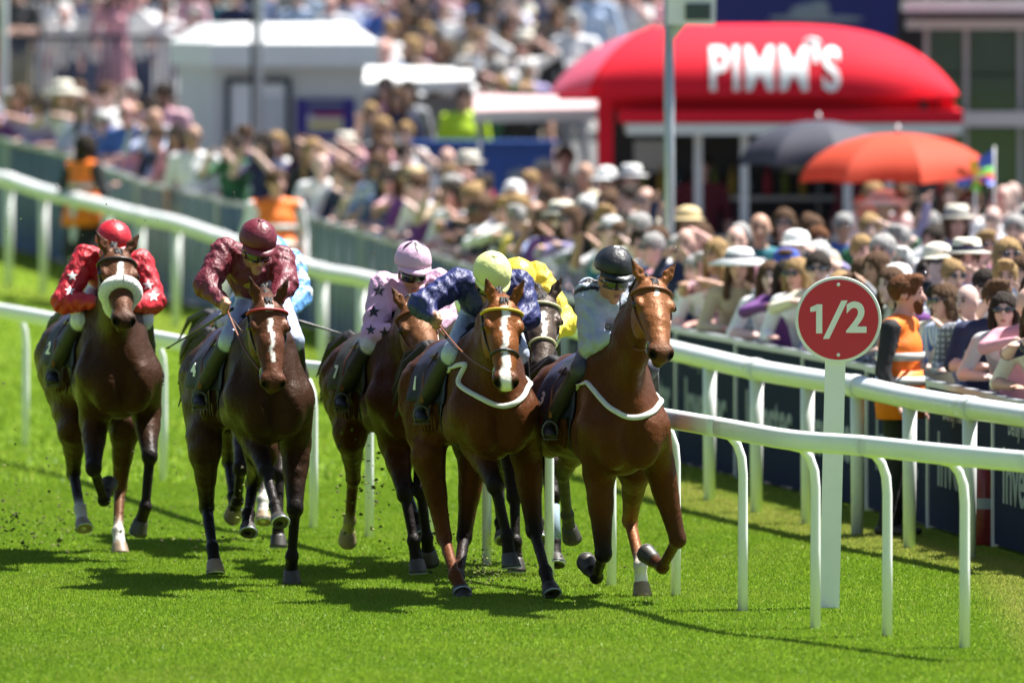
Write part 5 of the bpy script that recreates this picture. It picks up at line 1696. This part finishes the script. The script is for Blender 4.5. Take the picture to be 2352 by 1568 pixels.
def person_mesh(name, female, pose, yaw):
    sw = .172 if female else .198
    lean = pose.get('lean', 0.0)
    pel = Vector((0, .20 * lean * 1.2, .93)); chest = Vector((0, -.02 * lean, 1.26 - .04 * lean)); neck = Vector((0, -.10 * lean, 1.47 - .10 * lean))
    hd = neck + Vector((0, -.045 - .04 * lean, .135 - .01 * lean))
    A = []; X = (1, 0, 0)
    cw = (.135, .105) if female else (.158, .115)
    A.append(econe(pel, chest, (.15 if female else .145, .115), cw, X, .05, t=1))
    A.append(econe(chest, neck - Vector((0, 0, .07)), cw, (.11, .08), X, .05, t=1))
    if female:
        for s in (-1, 1): A.append(elli(chest + Vector((s * .065, -.085, .0)), (.062, .06, .065), None, .03, t=1))
    A.append(econe(neck + Vector((-sw + .03, 0, -.07)), neck + Vector((sw - .03, 0, -.07)), (.06, .055), (.06, .055), (0, 1, 0), .05, t=1))
    A.append(cone(neck - Vector((0, 0, .04)), hd - Vector((0, 0, .05)), .050, .050, .02, t=0))
    cy, sy = math.cos(yaw), math.sin(yaw)
    rot = lambda x, y, z: hd + Vector((x * cy - y * sy, x * sy + y * cy, z))
    axm = [(cy, sy, 0), (-sy, cy, 0), (0, 0, 1)]
    lt = (cy, sy, 0)
    A.append(elli(rot(0, .005, .02), (.074, .092, .10), axm, .02, t=0))
    A.append(econe(rot(0, -.035, -.03), rot(0, -.055, -.095), (.056, .052), (.028, .028), lt, .02, t=0))
    A.append(econe(rot(0, -.088, .0), rot(0, -.107, -.035), (.010, .012), (.017, .014), lt, .012, t=0))
    for s in (-1, 1): A.append(elli(rot(s * .076, .005, -.01), (.012, .02, .03), axm, .008, t=0))
    for i, s in ((0, -1), (1, 1)):
        e, h = pose['arms'][i]
        sh = neck + Vector((s * sw, .0, -.085))
        e, h = Vector(e), Vector(h)
        A.append(cone(sh, e, .056, .046, .03, t=3)); A.append(cone(e, e.lerp(h, .88), .044, .030, .015, t=4))
        d = (h - e).normalized(); up = Vector((0, 0, 1)); sd = d.cross(up)
        if sd.length < .1: sd = Vector((1, 0, 0))
        sd.normalize()
        A.append(econe(e.lerp(h, .88), h + d * .03, (.026, .018), (.038, .018), sd, .012, t=0))
        for k in range(4): A.append(cone(h + d * .03 + sd * (-.027 + .018 * k), h + d * (.10 - .008 * abs(k - 1)) + sd * (-.03 + .02 * k) - up * .012, .010, .008, .004, t=0))
        A.append(cone(h - d * .01 + sd * s * -.03, h + d * .04 + sd * s * -.055, .012, .010, .006, t=0))
    for s in (-1, 1):
        ft = Vector((s * (.10 + .03 * lean), .06 + .16 * lean, .05)); kn = pel.lerp(ft, .5) + Vector((s * .02, -.03, .0))
        if pose.get('skirt') and s == -1:
            A.append(econe(pel, Vector((0, pel.y + .02, .52)), (.155, .125), (.20, .17), X, .04, t=2))
        A.append(cone(pel + Vector((s * .085, 0, -.02)), kn, .088, .060, .03, t=0 if pose.get('skirt') else 2))
        A.append(cone(kn, ft + Vector((0, .0, .04)), .058, .042, .02, t=0 if pose.get('skirt') else 2))
        A.append(econe(ft + Vector((0, .03, -.01)), ft + Vector((0, -.14, -.022)), (.038, .036), (.040, .026), X, .015, t=5))
    V, F = sdf_mesh(A, .0165)
    cen = V[F].mean(1)
    tg = nearest_tag(A, cen)
    me = np_mesh(name, V, F, [])
    # eyes, brows and lips
    mb = MB()
    for s in (-1, 1): mb.ell(rot(s * .031, -.082, .012), (.014, .008, .008), 8, 5, 6); mb.ell(rot(s * .032, -.086, .032), (.020, .006, .005), 8, 4, 6)
    mb.ell(rot(0, -.092, -.062), (.022, .008, .007), 8, 4, 7)
    bm = bmesh.new(); bm.from_mesh(me)
    for f, t in zip(bm.faces, tg): f.material_index = int(t)
    vs_ = [bm.verts.new(v) for v in mb.v]
    for f, m_ in zip(mb.f, mb.m):
        try:
            nf = bm.faces.new([vs_[i] for i in f]); nf.material_index = m_; nf.smooth = True
        except ValueError: pass
    for f in bm.faces: f.smooth = True
    bm.to_mesh(me); bm.free()
    for m_ in (SK[0], CL['white'], CL['navy'], CL['white'], SK[0], M['shoe'], HR['dark'], M['lip']): me.materials.append(m_)
    return dict(me=me, hd=hd, yaw=yaw, female=female, pose=pose['phrase'], skirt=pose.get('skirt', False))

POSES = dict(
 lean=dict(lean=1.0, arms=[((-.27, -.14, 1.07), (-.07, -.36, 1.06)), ((.27, -.14, 1.07), (.09, -.34, 1.07))], phrase='forearms crossed'),
 lean_hi=dict(lean=.55, arms=[((-.29, -.17, 1.27), (-.09, -.38, 1.33)), ((.29, -.17, 1.27), (.06, -.36, 1.36))], phrase='forearms raised'),
 lean_one=dict(lean=.85, arms=[((-.25, -.12, 1.06), (-.10, -.36, 1.06)), ((.25, -.20, 1.14), (.08, -.30, 1.36))], phrase='hand at chin'),
 stand=dict(arms=[((-.25, .03, 1.10), (-.25, -.08, .86)), ((.25, .03, 1.10), (.24, -.06, .86))], phrase='arms down'),
 fold=dict(arms=[((-.26, -.06, 1.14), (.08, -.20, 1.16)), ((.26, -.06, 1.14), (-.08, -.19, 1.12))], phrase='folded arms'),
 photo=dict(arms=[((-.25, -.20, 1.30), (-.08, -.30, 1.53)), ((.25, -.20, 1.30), (.08, -.30, 1.53))], phrase='hands before face'),
 cheer=dict(arms=[((-.28, -.10, 1.52), (-.24, -.16, 1.80)), ((.25, -.06, 1.12), (.16, -.28, 1.18))], phrase='one arm raised'),
 shade=dict(arms=[((-.25, .0, 1.10), (-.20, -.20, 1.0)), ((.32, -.14, 1.50), (.09, -.20, 1.66))], phrase='shading eyes'),
 drink=dict(arms=[((-.25, .0, 1.12), (-.12, -.26, 1.20)), ((.25, .03, 1.10), (.25, -.05, .86))], phrase='forearm lifted'),
)
BODIES = {}
for nm, ps in POSES.items():
    for fem in (False, True):
        for j in range(2 if nm.startswith('lean') else 1):
            p2 = dict(ps)
            if fem and nm in ('stand', 'drink', 'shade'): p2['skirt'] = True
            BODIES.setdefault(nm, []).append(person_mesh('person', fem, p2, crng.uniform(-.5, .5) if j else crng.uniform(-.15, .25)))

# hair and hats, modelled about the middle of the head
def hair_mesh(kind):
    A = [elli((0, .014, .034), (.088, .106, .098), None, .02)]
    if kind == 'long':
        A += [econe((0, .06, .0), (0, .085, -.25), (.09, .05), (.085, .035), (1, 0, 0), .03)]
        for s in (-1, 1): A.append(econe((s * .075, .0, .0), (s * .085, -.02, -.22), (.026, .045), (.030, .03), (1, 0, 0), .02))
    if kind == 'bob':
        A += [econe((0, .05, .02), (0, .05, -.11), (.094, .06), (.085, .05), (1, 0, 0), .03)]
        for s in (-1, 1): A.append(econe((s * .078, .0, .0), (s * .078, -.015, -.10), (.024, .045), (.026, .03), (1, 0, 0), .02))
    if kind == 'bun':
        A += [elli((0, .09, .10), (.05, .05, .045), None, .02)]
    if kind == 'quiff':
        A += [elli((0, -.055, .105), (.062, .045, .03), None, .03)]
    A.append(elli((0, -.115, -.045), (.074, .085, .105), None, .02, None, True))
    A.append(elli((0, -.03, -.16), (.066, .13, .15), None, .02, None, True))
    V, F = sdf_mesh(A, .012)
    me = np_mesh('hair', V, F, HR['brown'])
    nr_ = np.zeros(len(V) * 3, dtype=np.float32); me.vertices.foreach_get('normal', nr_); nr_ = nr_.reshape(-1, 3)
    az = np.arctan2(V[:, 0], V[:, 1] + .01)
    lock = np.sin(az * 13 + 4 * np.sin(V[:, 2] * 25)) * .6 + np.sin(az * 29 + 30 * V[:, 2]) * .4 + rng.normal(0, .35, len(V))
    V = V + nr_ * (lock * .0045)[:, None]
    me.vertices.foreach_set('co', V.astype(np.float32).ravel()); me.update()
    return me
HAIR = {k: hair_mesh(k) for k in ('short', 'quiff', 'long', 'bob', 'bun')}
def hat_mesh(kind):
    mb = MB()
    if kind == 'brimmed hat': mb.lathe([(.155, .052), (.160, .060), (.100, .074), (.096, .10), (.088, .148), (.066, .160), (.02, .152)], 20); mb.lathe([(.102, .076), (.103, .10), (.098, .102)], 20, 1)
    elif kind == 'wide sun hat': mb.lathe([(.215, .020), (.220, .030), (.104, .072), (.098, .11), (.080, .145), (.04, .155)], 22); mb.lathe([(.106, .074), (.105, .096), (.10, .098)], 20, 1)
    elif kind == 'cap':
        mb.lathe([(.096, .035), (.098, .06), (.092, .10), (.070, .128), (.03, .142), (.005, .145)], 18)
        P = []
        for r_, zz in ((.094, .050), (.185, .034), (.185, .028), (.094, .042)):
            for k in range(9):
                a = math.pi * (1.18 + .64 * k / 8); P.append((math.cos(a) * r_ * .85, math.sin(a) * r_, zz))
        mb.add(P, [(j * 9 + k, j * 9 + k + 1, (j + 1) * 9 + k + 1, (j + 1) * 9 + k) for j in range(3) for k in range(8)], 0, True)
    return mb.mesh('hat', [HT['straw'], CL['navy']])
HATS = {k: hat_mesh(k) for k in ('brimmed hat', 'wide sun hat', 'cap')}
mb = MB()
for s in (-1, 1): mb.ell((s * .034, -.102, .012), (.030, .010, .021), 10, 6)
mb.tube([(-.066, -.09, .02), (-.08, .0, .018)], .005, 5); mb.tube([(.066, -.09, .02), (.08, .0, .018)], .005, 5); mb.tube([(-.01, -.108, .018), (.01, -.108, .018)], .005, 5)
GLASS_ME = mb.mesh('sunglasses', M['goggle'])

def dressed(body, x, y, z, rz, scl, at):
    """one spectator: body mesh with its own clothes, hair, hat and glasses as children"""
    o = link('person', body['me'], None, (x, y, z), rz)
    o.scale = (scl * at.get('wide', 1.0), scl * at.get('wide', 1.0), scl)
    mats = [at['skin'], CL[at['top']], CL[at['bottom']], CL[at.get('sleeve', at['top'])], at['skin'] if at['short'] else CL[at.get('sleeve', at['top'])], M['shoe'], HR['dark'], M['lip']]
    for i, m_ in enumerate(mats):
        o.material_slots[i].link = 'OBJECT'; o.material_slots[i].material = m_
    def child(nm, me, mt, mt2=None):
        c = link(nm, me, o); c.location = body['hd']; c.rotation_euler = (0, 0, body['yaw'])
        c.material_slots[0].link = 'OBJECT'; c.material_slots[0].material = mt
        if mt2 is not None and len(c.material_slots) > 1:
            c.material_slots[1].link = 'OBJECT'; c.material_slots[1].material = mt2
        return c
    if at.get('hair'): child('hair', HAIR[at['hair']], HR[at['hcol']])
    if at.get('hat'): child('hat', HATS[at['hat']], HT[at['hatcol']], CL[at.get('band', 'navy')])
    if at.get('glasses'): child('sunglasses', GLASS_ME, M['goggle'])
    return o

TOPS = ['white'] * 12 + ['cream'] * 2 + ['pale blue'] * 7 + ['light grey'] * 4 + ['pink'] * 2 + ['blue'] * 3 + ['lilac'] * 2 + ['purple'] + ['beige'] * 1 + ['navy'] * 8 + ['black'] * 6 + ['charcoal'] * 5 + ['white', 'grey', 'lilac'] + ['blue striped', 'navy striped', 'red checked', 'grey checked', 'pink floral', 'white floral', 'blue floral'] * 4 + ['white'] * 8 + ['cream'] * 2 + ['grey', 'khaki', 'blue', 'red', 'maroon', 'pink', 'pink', 'lilac', 'purple', 'green', 'olive', 'teal', 'yellow', 'brown', 'denim', 'tan']
def attrs(body, top=None):
    r = crng; f = body['female']
    at = dict(skin=r.choice(SK[:4] * 5 + SK[4:]), top=top or r.choice(TOPS), bottom=r.choice(['navy', 'denim', 'charcoal', 'beige', 'khaki', 'black', 'grey']), short=r.random() < (.75 if f else .5))
    if body['skirt']: at['bottom'] = at['top']
    u = r.random()
    if f: at['hair'] = r.choice(['long', 'long', 'bob', 'bun']); at['hcol'] = r.choice(['dark', 'brown', 'brown', 'fair', 'dark'])
    else: at['hair'] = r.choice(['short', 'short', 'quiff', None]); at['hcol'] = r.choice(['dark', 'brown', 'brown', 'grey', 'grey', 'white', 'fair', 'fair'])
    if u < .09:
        at['hat'] = r.choice(['brimmed hat', 'brimmed hat', 'cap', 'wide sun hat' if f else 'brimmed hat']); at['hatcol'] = r.choice(['straw', 'cream', 'white', 'white', 'white', 'blue' if at['hat'] == 'cap' else 'cream', 'cream'])
    at['glasses'] = r.random() < .38
    at['wide'] = r.uniform(.95, 1.12)
    return at

def describe(body, at, place):
    t = describe_(body, at, place)
    wc = lambda q: len(q.replace(',', '').replace('-', ' ').split())
    for a_, b_ in ((', sunglasses', ''), ('pinned-up', 'tied'), ('swept-up', 'tall'), ('on the bank behind the blue stall', 'behind the blue stall'), (' at the ', ' by '), ('hands before face', 'hands raised')):
        if wc(t) > 16: t = t.replace(a_, b_)
    return t

def describe_(body, at, place):
    who = 'woman' if body['female'] else 'man'
    garb = 'dress' if body['skirt'] else ('top' if body['female'] else 'shirt')
    if not at['short'] and not body['skirt']: garb = 'jacket' if at['top'] in ('navy', 'black', 'charcoal', 'brown', 'olive') else garb
    if at.get('hat'): h = '%s %s' % (at['hatcol'], at['hat'])
    elif at.get('hair'): h = '%s%s hair' % ({'long': 'long ', 'bob': 'bobbed ', 'bun': 'pinned-up ', 'short': 'short ', 'quiff': 'swept-up '}[at['hair']], at['hcol'])
    else: h = 'bald head'
    g = ', sunglasses' if at['glasses'] else ''
    return '%s, %s %s, %s%s, %s' % (who, at['top'], garb, h, g, place)

placed = []        # ground positions already taken
used_labels = {}
people = []        # (size, args) waiting
def free(x, y, r): return all((x - a) ** 2 + (y - b) ** 2 > r * r for a, b in placed)
def queue(x, y, z, bodyset, place, rz=None, scl=None, top=None, fixed=None, body=None):
    b = body or crng.choice(BODIES[bodyset])
    for _ in range(60):
        at = attrs(b, top)
        if fixed: at.update(fixed)
        lab = describe(b, at, place)
        if lab not in used_labels: break
    used_labels[lab] = 1
    rz = crng.uniform(-.75, .45) if rz is None else rz
    scl = crng.uniform(.94, 1.04) if scl is None else scl
    placed.append((x, y))
    people.append([KPX / y, b, x, y, z, rz, scl, at, lab])

# stewards stand on the grass side of the fence
def steward(px, yb, d, label, rz, hcol, hair, bodyset, sleeve, idx=0, scl=1.03, beard=False):
    x = (px - CXP) * d / KPX
    b = BODIES[bodyset][idx]
    at = dict(skin=SK[1], top='hi-vis orange', bottom='black', sleeve=sleeve, short=False, hair=hair, hcol=hcol, wide=1.14)
    o = dressed(b, x, d, zt(d), rz, scl, at)
    tag(o, label, 'person', 'stewards in orange vests')
    me_ = b['me']
    bv = BVHTree.FromPolygons([v.co for v in me_.vertices], [tuple(q.vertices) for q in me_.polygons])
    def belt(nm, rows, mt):
        P = []
        for zz, off in rows:
            for t in np.linspace(0, 2 * math.pi, 33):
                dr = Vector((math.cos(t), math.sin(t), 0)); c0 = Vector((0, .0, zz))
                hit = bv.ray_cast(c0, dr)[0]
                r_ = min((hit - c0).length if hit is not None else .16, .166)
                P.append(c0 + dr * (r_ + off))
        mb = MB(); mb.add(P, [(j * 33 + k, j * 33 + k + 1, (j + 1) * 33 + k + 1, (j + 1) * 33 + k) for j in range(len(rows) - 1) for k in range(32)], 0, True)
        q = mb.build(nm, mt, o); q.modifiers.new('thick', 'SOLIDIFY').thickness = .006
    belt('vest_hem', [(1.10, .010), (1.0, .020), (.90, .030), (.78, .040)], M['orange'])
    belt('reflective_band', [(1.22, .012), (1.165, .016)], M['reflect'])
    belt('reflective_band', [(1.06, .020), (1.005, .026)], M['reflect'])
    if beard:
        V, F = sdf_mesh([econe((0, -.058, -.06), (0, -.068, -.115), (.050, .040), (.028, .026), (1, 0, 0), .02), elli((0, -.11, -.055), (.026, .03, .012), None, .01, None, True)], .011)
        bo = link('beard', np_mesh('beard', V, F, HR[hcol]), o); bo.location = b['hd']; bo.rotation_euler = (0, 0, b['yaw'])
    placed.append((x, d))
    return o
steward(2068, 1205, 74.6, 'bearded ginger steward in an orange hi-vis vest and black sleeves by the advertising fence', 1.25, 'ginger', 'quiff', 'stand', 'black', scl=.99, beard=True)
steward(192, 580, 112.2, 'steward with dark tied hair in an orange vest, back turned at the barrier', 2.4, 'dark', 'long', 'drink', 'black', idx=1, scl=.95)
steward(632, 760, 105.0, 'steward in an orange vest over a white shirt before the grey-green barrier', .35, 'brown', 'short', 'stand', 'white', scl=1.0)

def at_px(x, yhead, zh):
    """place on level ground where a head zh above it shows at (x, yhead)"""
    d = solve_d(yhead, zh)
    return (x - CXP) * d / KPX, d

# people the photograph singles out
def special(x, yh, bodyset, fem, place, d=None, gz=0.0, rz=0.0, scl=1.0, **kw):
    bs_ = [b for b in BODIES[bodyset] if b['female'] == fem]
    b = bs_[0]
    zh = b['hd'].z * scl
    if d is None: X_, d = at_px(x, yh, zh)
    else: X_ = (x - CXP) * d / KPX
    fx = dict(kw); queue(X_, d, gz if gz else zt(d) + .012, bodyset, place, rz, scl, fx.pop('top', None), fx, b)
special(2170, 520, 'lean', False, 'bending forward below the red umbrella', top='cream', hair='short', hcol='grey', hat=None, glasses=False, short=False, rz=-.9, wide=1.15)
special(2305, 460, 'stand', False, 'standing beside the toy windmill', top='white', hair=None, hat=None, glasses=False)
special(2005, 452, 'stand', True, 'under the red umbrella edge', top='white', hat=None, hair='bob', hcol='fair')
special(2068, 445, 'drink', False, 'under the red umbrella shaft', top='white', hat=None, hair='short', hcol='brown', d=100.9)
special(1450, 420, 'stand', True, 'beside the camera mast', top='tan', hat='brimmed hat', hatcol='white')
special(1075, 388, 'fold', True, 'before the blue stall', top='red', hat='brimmed hat', hatcol='cream')
special(1027, 372, 'stand', False, 'before the blue stall', top='white', hat=None, hair=None, glasses=False)
special(1250, 396, 'stand', False, 'near the blue stall end', top='white', hat=None, hair='short', hcol='grey')
special(1298, 370, 'stand', False, 'near the kiosk column', top='khaki', hat=None, hair='short', hcol='brown')
special(1065, 238, 'stand', False, 'behind the blue stall', d=117.0, top='yellow-green', hat=None, hair='short', hcol='dark', short=False)
special(1142, 150, 'fold', False, 'standing back-turned on the terrace', d=120.5, top='green', hat=None, hair='short', hcol='grey', rz=2.8, short=False, wide=1.2)
special(160, 222, 'lean_hi', True, 'above the grey barrier', top='white', hat='wide sun hat', hatcol='cream', rz=-.5, scl=1.05)
special(885, 320, 'cheer', False, 'above the crowd near the booth awning', top='pink', hat=None, hair='short', hcol='brown', short=True)
special(1805, 615, 'lean', False, 'behind the advertising fence', top='grey', hat='cap', hatcol='blue')
special(2130, 635, 'lean_one', False, 'by the ginger steward', top='pale blue', hat=None, hair='short', hcol='dark', glasses=True)
special(720, 350, 'shade', True, 'with bare shoulders by the booth poster', top='black', hat=None, hair='long', hcol='fair', short=True)
special(445, 318, 'stand', False, 'beside the booth corner', top='white', hat=None, hair=None)
special(1880, 560, 'fold', False, 'behind the fence in dark glasses', top='lilac', hat=None, hair='short', hcol='ginger', glasses=True)
special(1612, 372, 'drink', False, 'serving inside the kiosk', d=KD - .3, top='maroon', hat=None, hair='short', hcol='dark', glasses=False)
special(1985, 372, 'stand', True, 'serving inside the kiosk', d=KD - .2, top='maroon', hat=None, hair='bun', hcol='dark', glasses=False)
special(1690, 560, 'stand', False, 'near the mast foot', top='pink', hat=None, hair=None)

# front row: along the fence
y = 70.3; gap = .0
while y < 121.5:
    sx = math.hypot(fence_x(y + .05) - fence_x(y), .05)
    y += .05; gap -= sx
    if gap > 0: continue
    u_ = Vector((fence_x(y + .2) - fence_x(y), .2, 0)).normalized()
    x = fence_x(y) + u_.y * .34; yy = y - u_.x * .34 + crng.uniform(-.03, .06)
    if free(x, yy, .38):
        bs_ = crng.choice(['lean', 'lean', 'lean', 'lean_one', 'lean_hi', 'lean_hi', 'photo', 'fold'])
        queue(x, yy, zt(yy) + .012, bs_, '%s, at the %s' % (POSES[bs_]['phrase'], 'grey barrier' if y > 92.5 else 'advertising fence'), crng.uniform(-.9, .15))
    gap = crng.uniform(.46, .66)
# rows behind, where heads show in the picture
def top_y(x):
    pts = [(-60, 205), (390, 215), (400, 318), (838, 322), (850, 215), (930, 225), (935, 395), (1080, 415), (1275, 415), (1400, 390), (1560, 470), (1640, 520), (1900, 515), (1960, 455), (2420, 440)]
    for (a, b), (c, d) in zip(pts[:-1], pts[1:]):
        if a <= x <= c: return b + (d - b) * (x - a) / (c - a)
    return 500
dots = []
tries = 0
while tries < 9000:
    tries += 1
    x = crng.uniform(-40, 2400); yh = crng.uniform(110, 720)
    if yh < top_y(x): continue
    zh = crng.uniform(1.52, 1.66)
    X_, d = at_px(x, yh, zh)
    if X_ < fence_x(d) + .62: continue
    if d > 128.5 or (1240 < x < 2215 and d > KD - 2.0) or (395 < x < 850 and d > 119.5): continue
    if 900 < x < 1290 and 114.6 < d < 116.3: continue
    rad = 42 if d > 100 else 46
    if any((x - a) ** 2 + (yh - b) ** 2 < rad * rad for a, b in dots): continue
    if not free(X_, d, .42): continue
    dots.append((x, yh))
    bs_ = crng.choice(['stand', 'stand', 'fold', 'photo', 'shade', 'drink', 'cheer' if crng.random() < .25 else 'stand'])
    near = 'near the camera mast' if 1430 < x < 1660 else 'before the red kiosk' if x > 1660 else 'before the blue stall' if 900 < x else 'below the white booth' if x > 390 else 'behind the grey barrier'
    queue(X_, d, zt(d) + .012, bs_, '%s, %s' % (POSES[bs_]['phrase'], near), None, zh / 1.605)
# upper bank and railed platform behind
dots = []
for tries in range(9000):
    x = crng.uniform(-40, 1700)
    plat = crng.random() < .5
    d = crng.uniform(130.5, 137.0) if plat else crng.uniform(117.5, 128.8)
    gz = PZ if plat else zt(d) + .012
    X_ = (x - CXP) * d / KPX
    scl = crng.uniform(.80, 1.03) if plat else crng.uniform(.94, 1.04)
    yh = YH + (HC - gz - 1.6 * scl) * KPX / d
    if yh < -75: continue
    if 380 < x < 880 and (yh > 55 or d < 125.5): continue
    if 1240 < x and (yh > 80 or d < 118): continue
    if not plat and not (850 < x < 1340): continue
    if 880 < x < 1290 and d < 118.5 and yh > 300: continue
    if any((x - a) ** 2 + (yh - b) ** 2 < 44 ** 2 for a, b in dots): continue
    if not free(X_, d, .42): continue
    dots.append((x, yh))
    bs_ = crng.choice(['stand', 'stand', 'fold', 'photo', 'shade', 'drink', 'fold'])
    near = ('behind the dark railing' if x < 400 else 'above the booth roof' if x < 868 else 'behind the pale railing') if plat else 'on the bank behind the blue stall'
    queue(X_, d, gz, bs_, '%s, %s' % (POSES[bs_]['phrase'], near), None, scl)

people.sort(key=lambda p: -p[0])
print('PEOPLE', len(people))
for p in people[:290]:
    o = dressed(p[1], p[2], p[3], p[4], p[5], p[6], p[7])
    tag(o, p[8], 'person', 'spectators watching the race')
# the rest, small and far up the terrace, as one mass
rest = people[290:]
if rest:
    mats, VV, FF, MI, nb = [], [], [], [], 0
    def mid_(m_):
        if m_ not in mats: mats.append(m_)
        return mats.index(m_)
    cache = {}
    def arr(me):
        if me.name not in cache:
            me.calc_loop_triangles()
            v = np.zeros(len(me.vertices) * 3, dtype=np.float32); me.vertices.foreach_get('co', v)
            t = np.zeros(len(me.loop_triangles) * 3, dtype=np.int32); me.loop_triangles.foreach_get('vertices', t)
            m_ = np.zeros(len(me.loop_triangles), dtype=np.int32); me.loop_triangles.foreach_get('material_index', m_)
            cache[me.name] = (v.reshape(-1, 3), t.reshape(-1, 3), m_)
        return cache[me.name]
    for (sz, b, x, y, z, rz, scl, at, lab) in rest:
        lst = [(b['me'], (0, 0, 0), 0, [at['skin'], CL[at['top']], CL[at['bottom']], CL[at.get('sleeve', at['top'])], at['skin'] if at['short'] else CL[at['top']], M['shoe'], HR['dark'], M['lip']])]
        if at.get('hair'): lst.append((HAIR[at['hair']], b['hd'], b['yaw'], [HR[at['hcol']]]))
        if at.get('hat'): lst.append((HATS[at['hat']], b['hd'], b['yaw'], [HT[at['hatcol']], CL['navy']]))
        for me, off, yw, ms_ in lst:
            v, t, mi = arr(me)
            c, s_ = math.cos(yw), math.sin(yw)
            v = v @ np.array([[c, s_, 0], [-s_, c, 0], [0, 0, 1]]) + np.array(off)
            c, s_ = math.cos(rz), math.sin(rz)
            v = (v * scl) @ np.array([[c, s_, 0], [-s_, c, 0], [0, 0, 1]]) + np.array((x, y, z))
            VV.append(v); FF.append(t + nb); nb += len(v)
            MI.append(np.array([mid_(q) for q in ms_])[mi])
    me = np_mesh('crowd', np.concatenate(VV), np.concatenate(FF), mats)
    me.polygons.foreach_set('material_index', np.concatenate(MI).astype(np.int32)); me.update()
    tag(link('crowd', me), 'remaining spectators packed at the back of the railed platform', 'crowd', None, 'stuff')
# ------------------------------------------------------------------ small things in and over the track
fr2 = RIDES['H2'][0][1]; ha2 = RIDES['H2'][1][1]
def loc2w(fr, p):
    c, s = math.cos(fr.psi), math.sin(fr.psi)
    return Vector((fr.x + p.x * c - p.y * s, fr.y + p.x * s + p.y * c, p.z))
whip(loc2w(RIDES['H2'][0][1], RIDES['H2'][1][1][0]) + Vector((.04, .05, -.02)), W(388, 797, 70.3), 'black whip trailing from the maroon rider towards the red rider')
whip(loc2w(RIDES['H7'][0][1], RIDES['H7'][1][1][1]), W(818, 776, 72.9), 'black whip held out by the blue and white rider')

# clods and shreds of turf thrown up by the hooves
drng = random.Random(5)
mb = MB()
def clod(c, s):
    n = drng.randint(4, 6); P = []
    for k in range(n):
        a = 2 * math.pi * k / n
        P.append(c + Vector((math.cos(a) * s * drng.uniform(.5, 1.2), math.sin(a) * s * drng.uniform(.5, 1.2), drng.uniform(-.4, .4) * s)))
    P += [c + Vector((0, 0, s * drng.uniform(.3, .9))), c - Vector((0, 0, s * drng.uniform(.3, .9)))]
    F = [(k, (k + 1) % n, n) for k in range(n)] + [((k + 1) % n, k, n + 1) for k in range(n)]
    mb.add(P, F, 1 if drng.random() < .55 else 0, False)
for (x0, y0, sx, sy, d, n, s0, s1) in ((1095, 1325, 42, 30, 68.6, 330, .003, .011), (120, 1165, 120, 60, 73.5, 260, .003, .013), (40, 1215, 50, 30, 72.5, 90, .004, .016), (830, 1090, 35, 70, 71.0, 110, .004, .020), (520, 1215, 60, 40, 70.5, 90, .003, .012),
                                    (990, 1270, 60, 50, 70.5, 120, .003, .012), (400, 1150, 160, 90, 71.5, 90, .003, .011), (1300, 1300, 90, 70, 68.8, 100, .003, .010), (700, 850, 500, 200, 72.0, 110, .003, .009), (330, 500, 260, 160, 71.0, 40, .003, .008)):
    for _ in range(n):
        x, y = drng.gauss(x0, sx), drng.gauss(y0, sy)
        dd = d + drng.gauss(0, .5)
        p = W(x, y, dd)
        if p.z < .02: continue
        clod(p, drng.uniform(s0, s1) * (1.0 if drng.random() < .8 else 1.5))
o = mb.build('turf_debris', [mat('soil_crumbs', (.06, .05, .025), .95, .4, 30), mat('torn_grass', (.14, .17, .02), .8, .4, 30)])
tag(o, 'spray of soil crumbs and torn grass thrown up behind the hooves', 'debris', None, 'stuff')
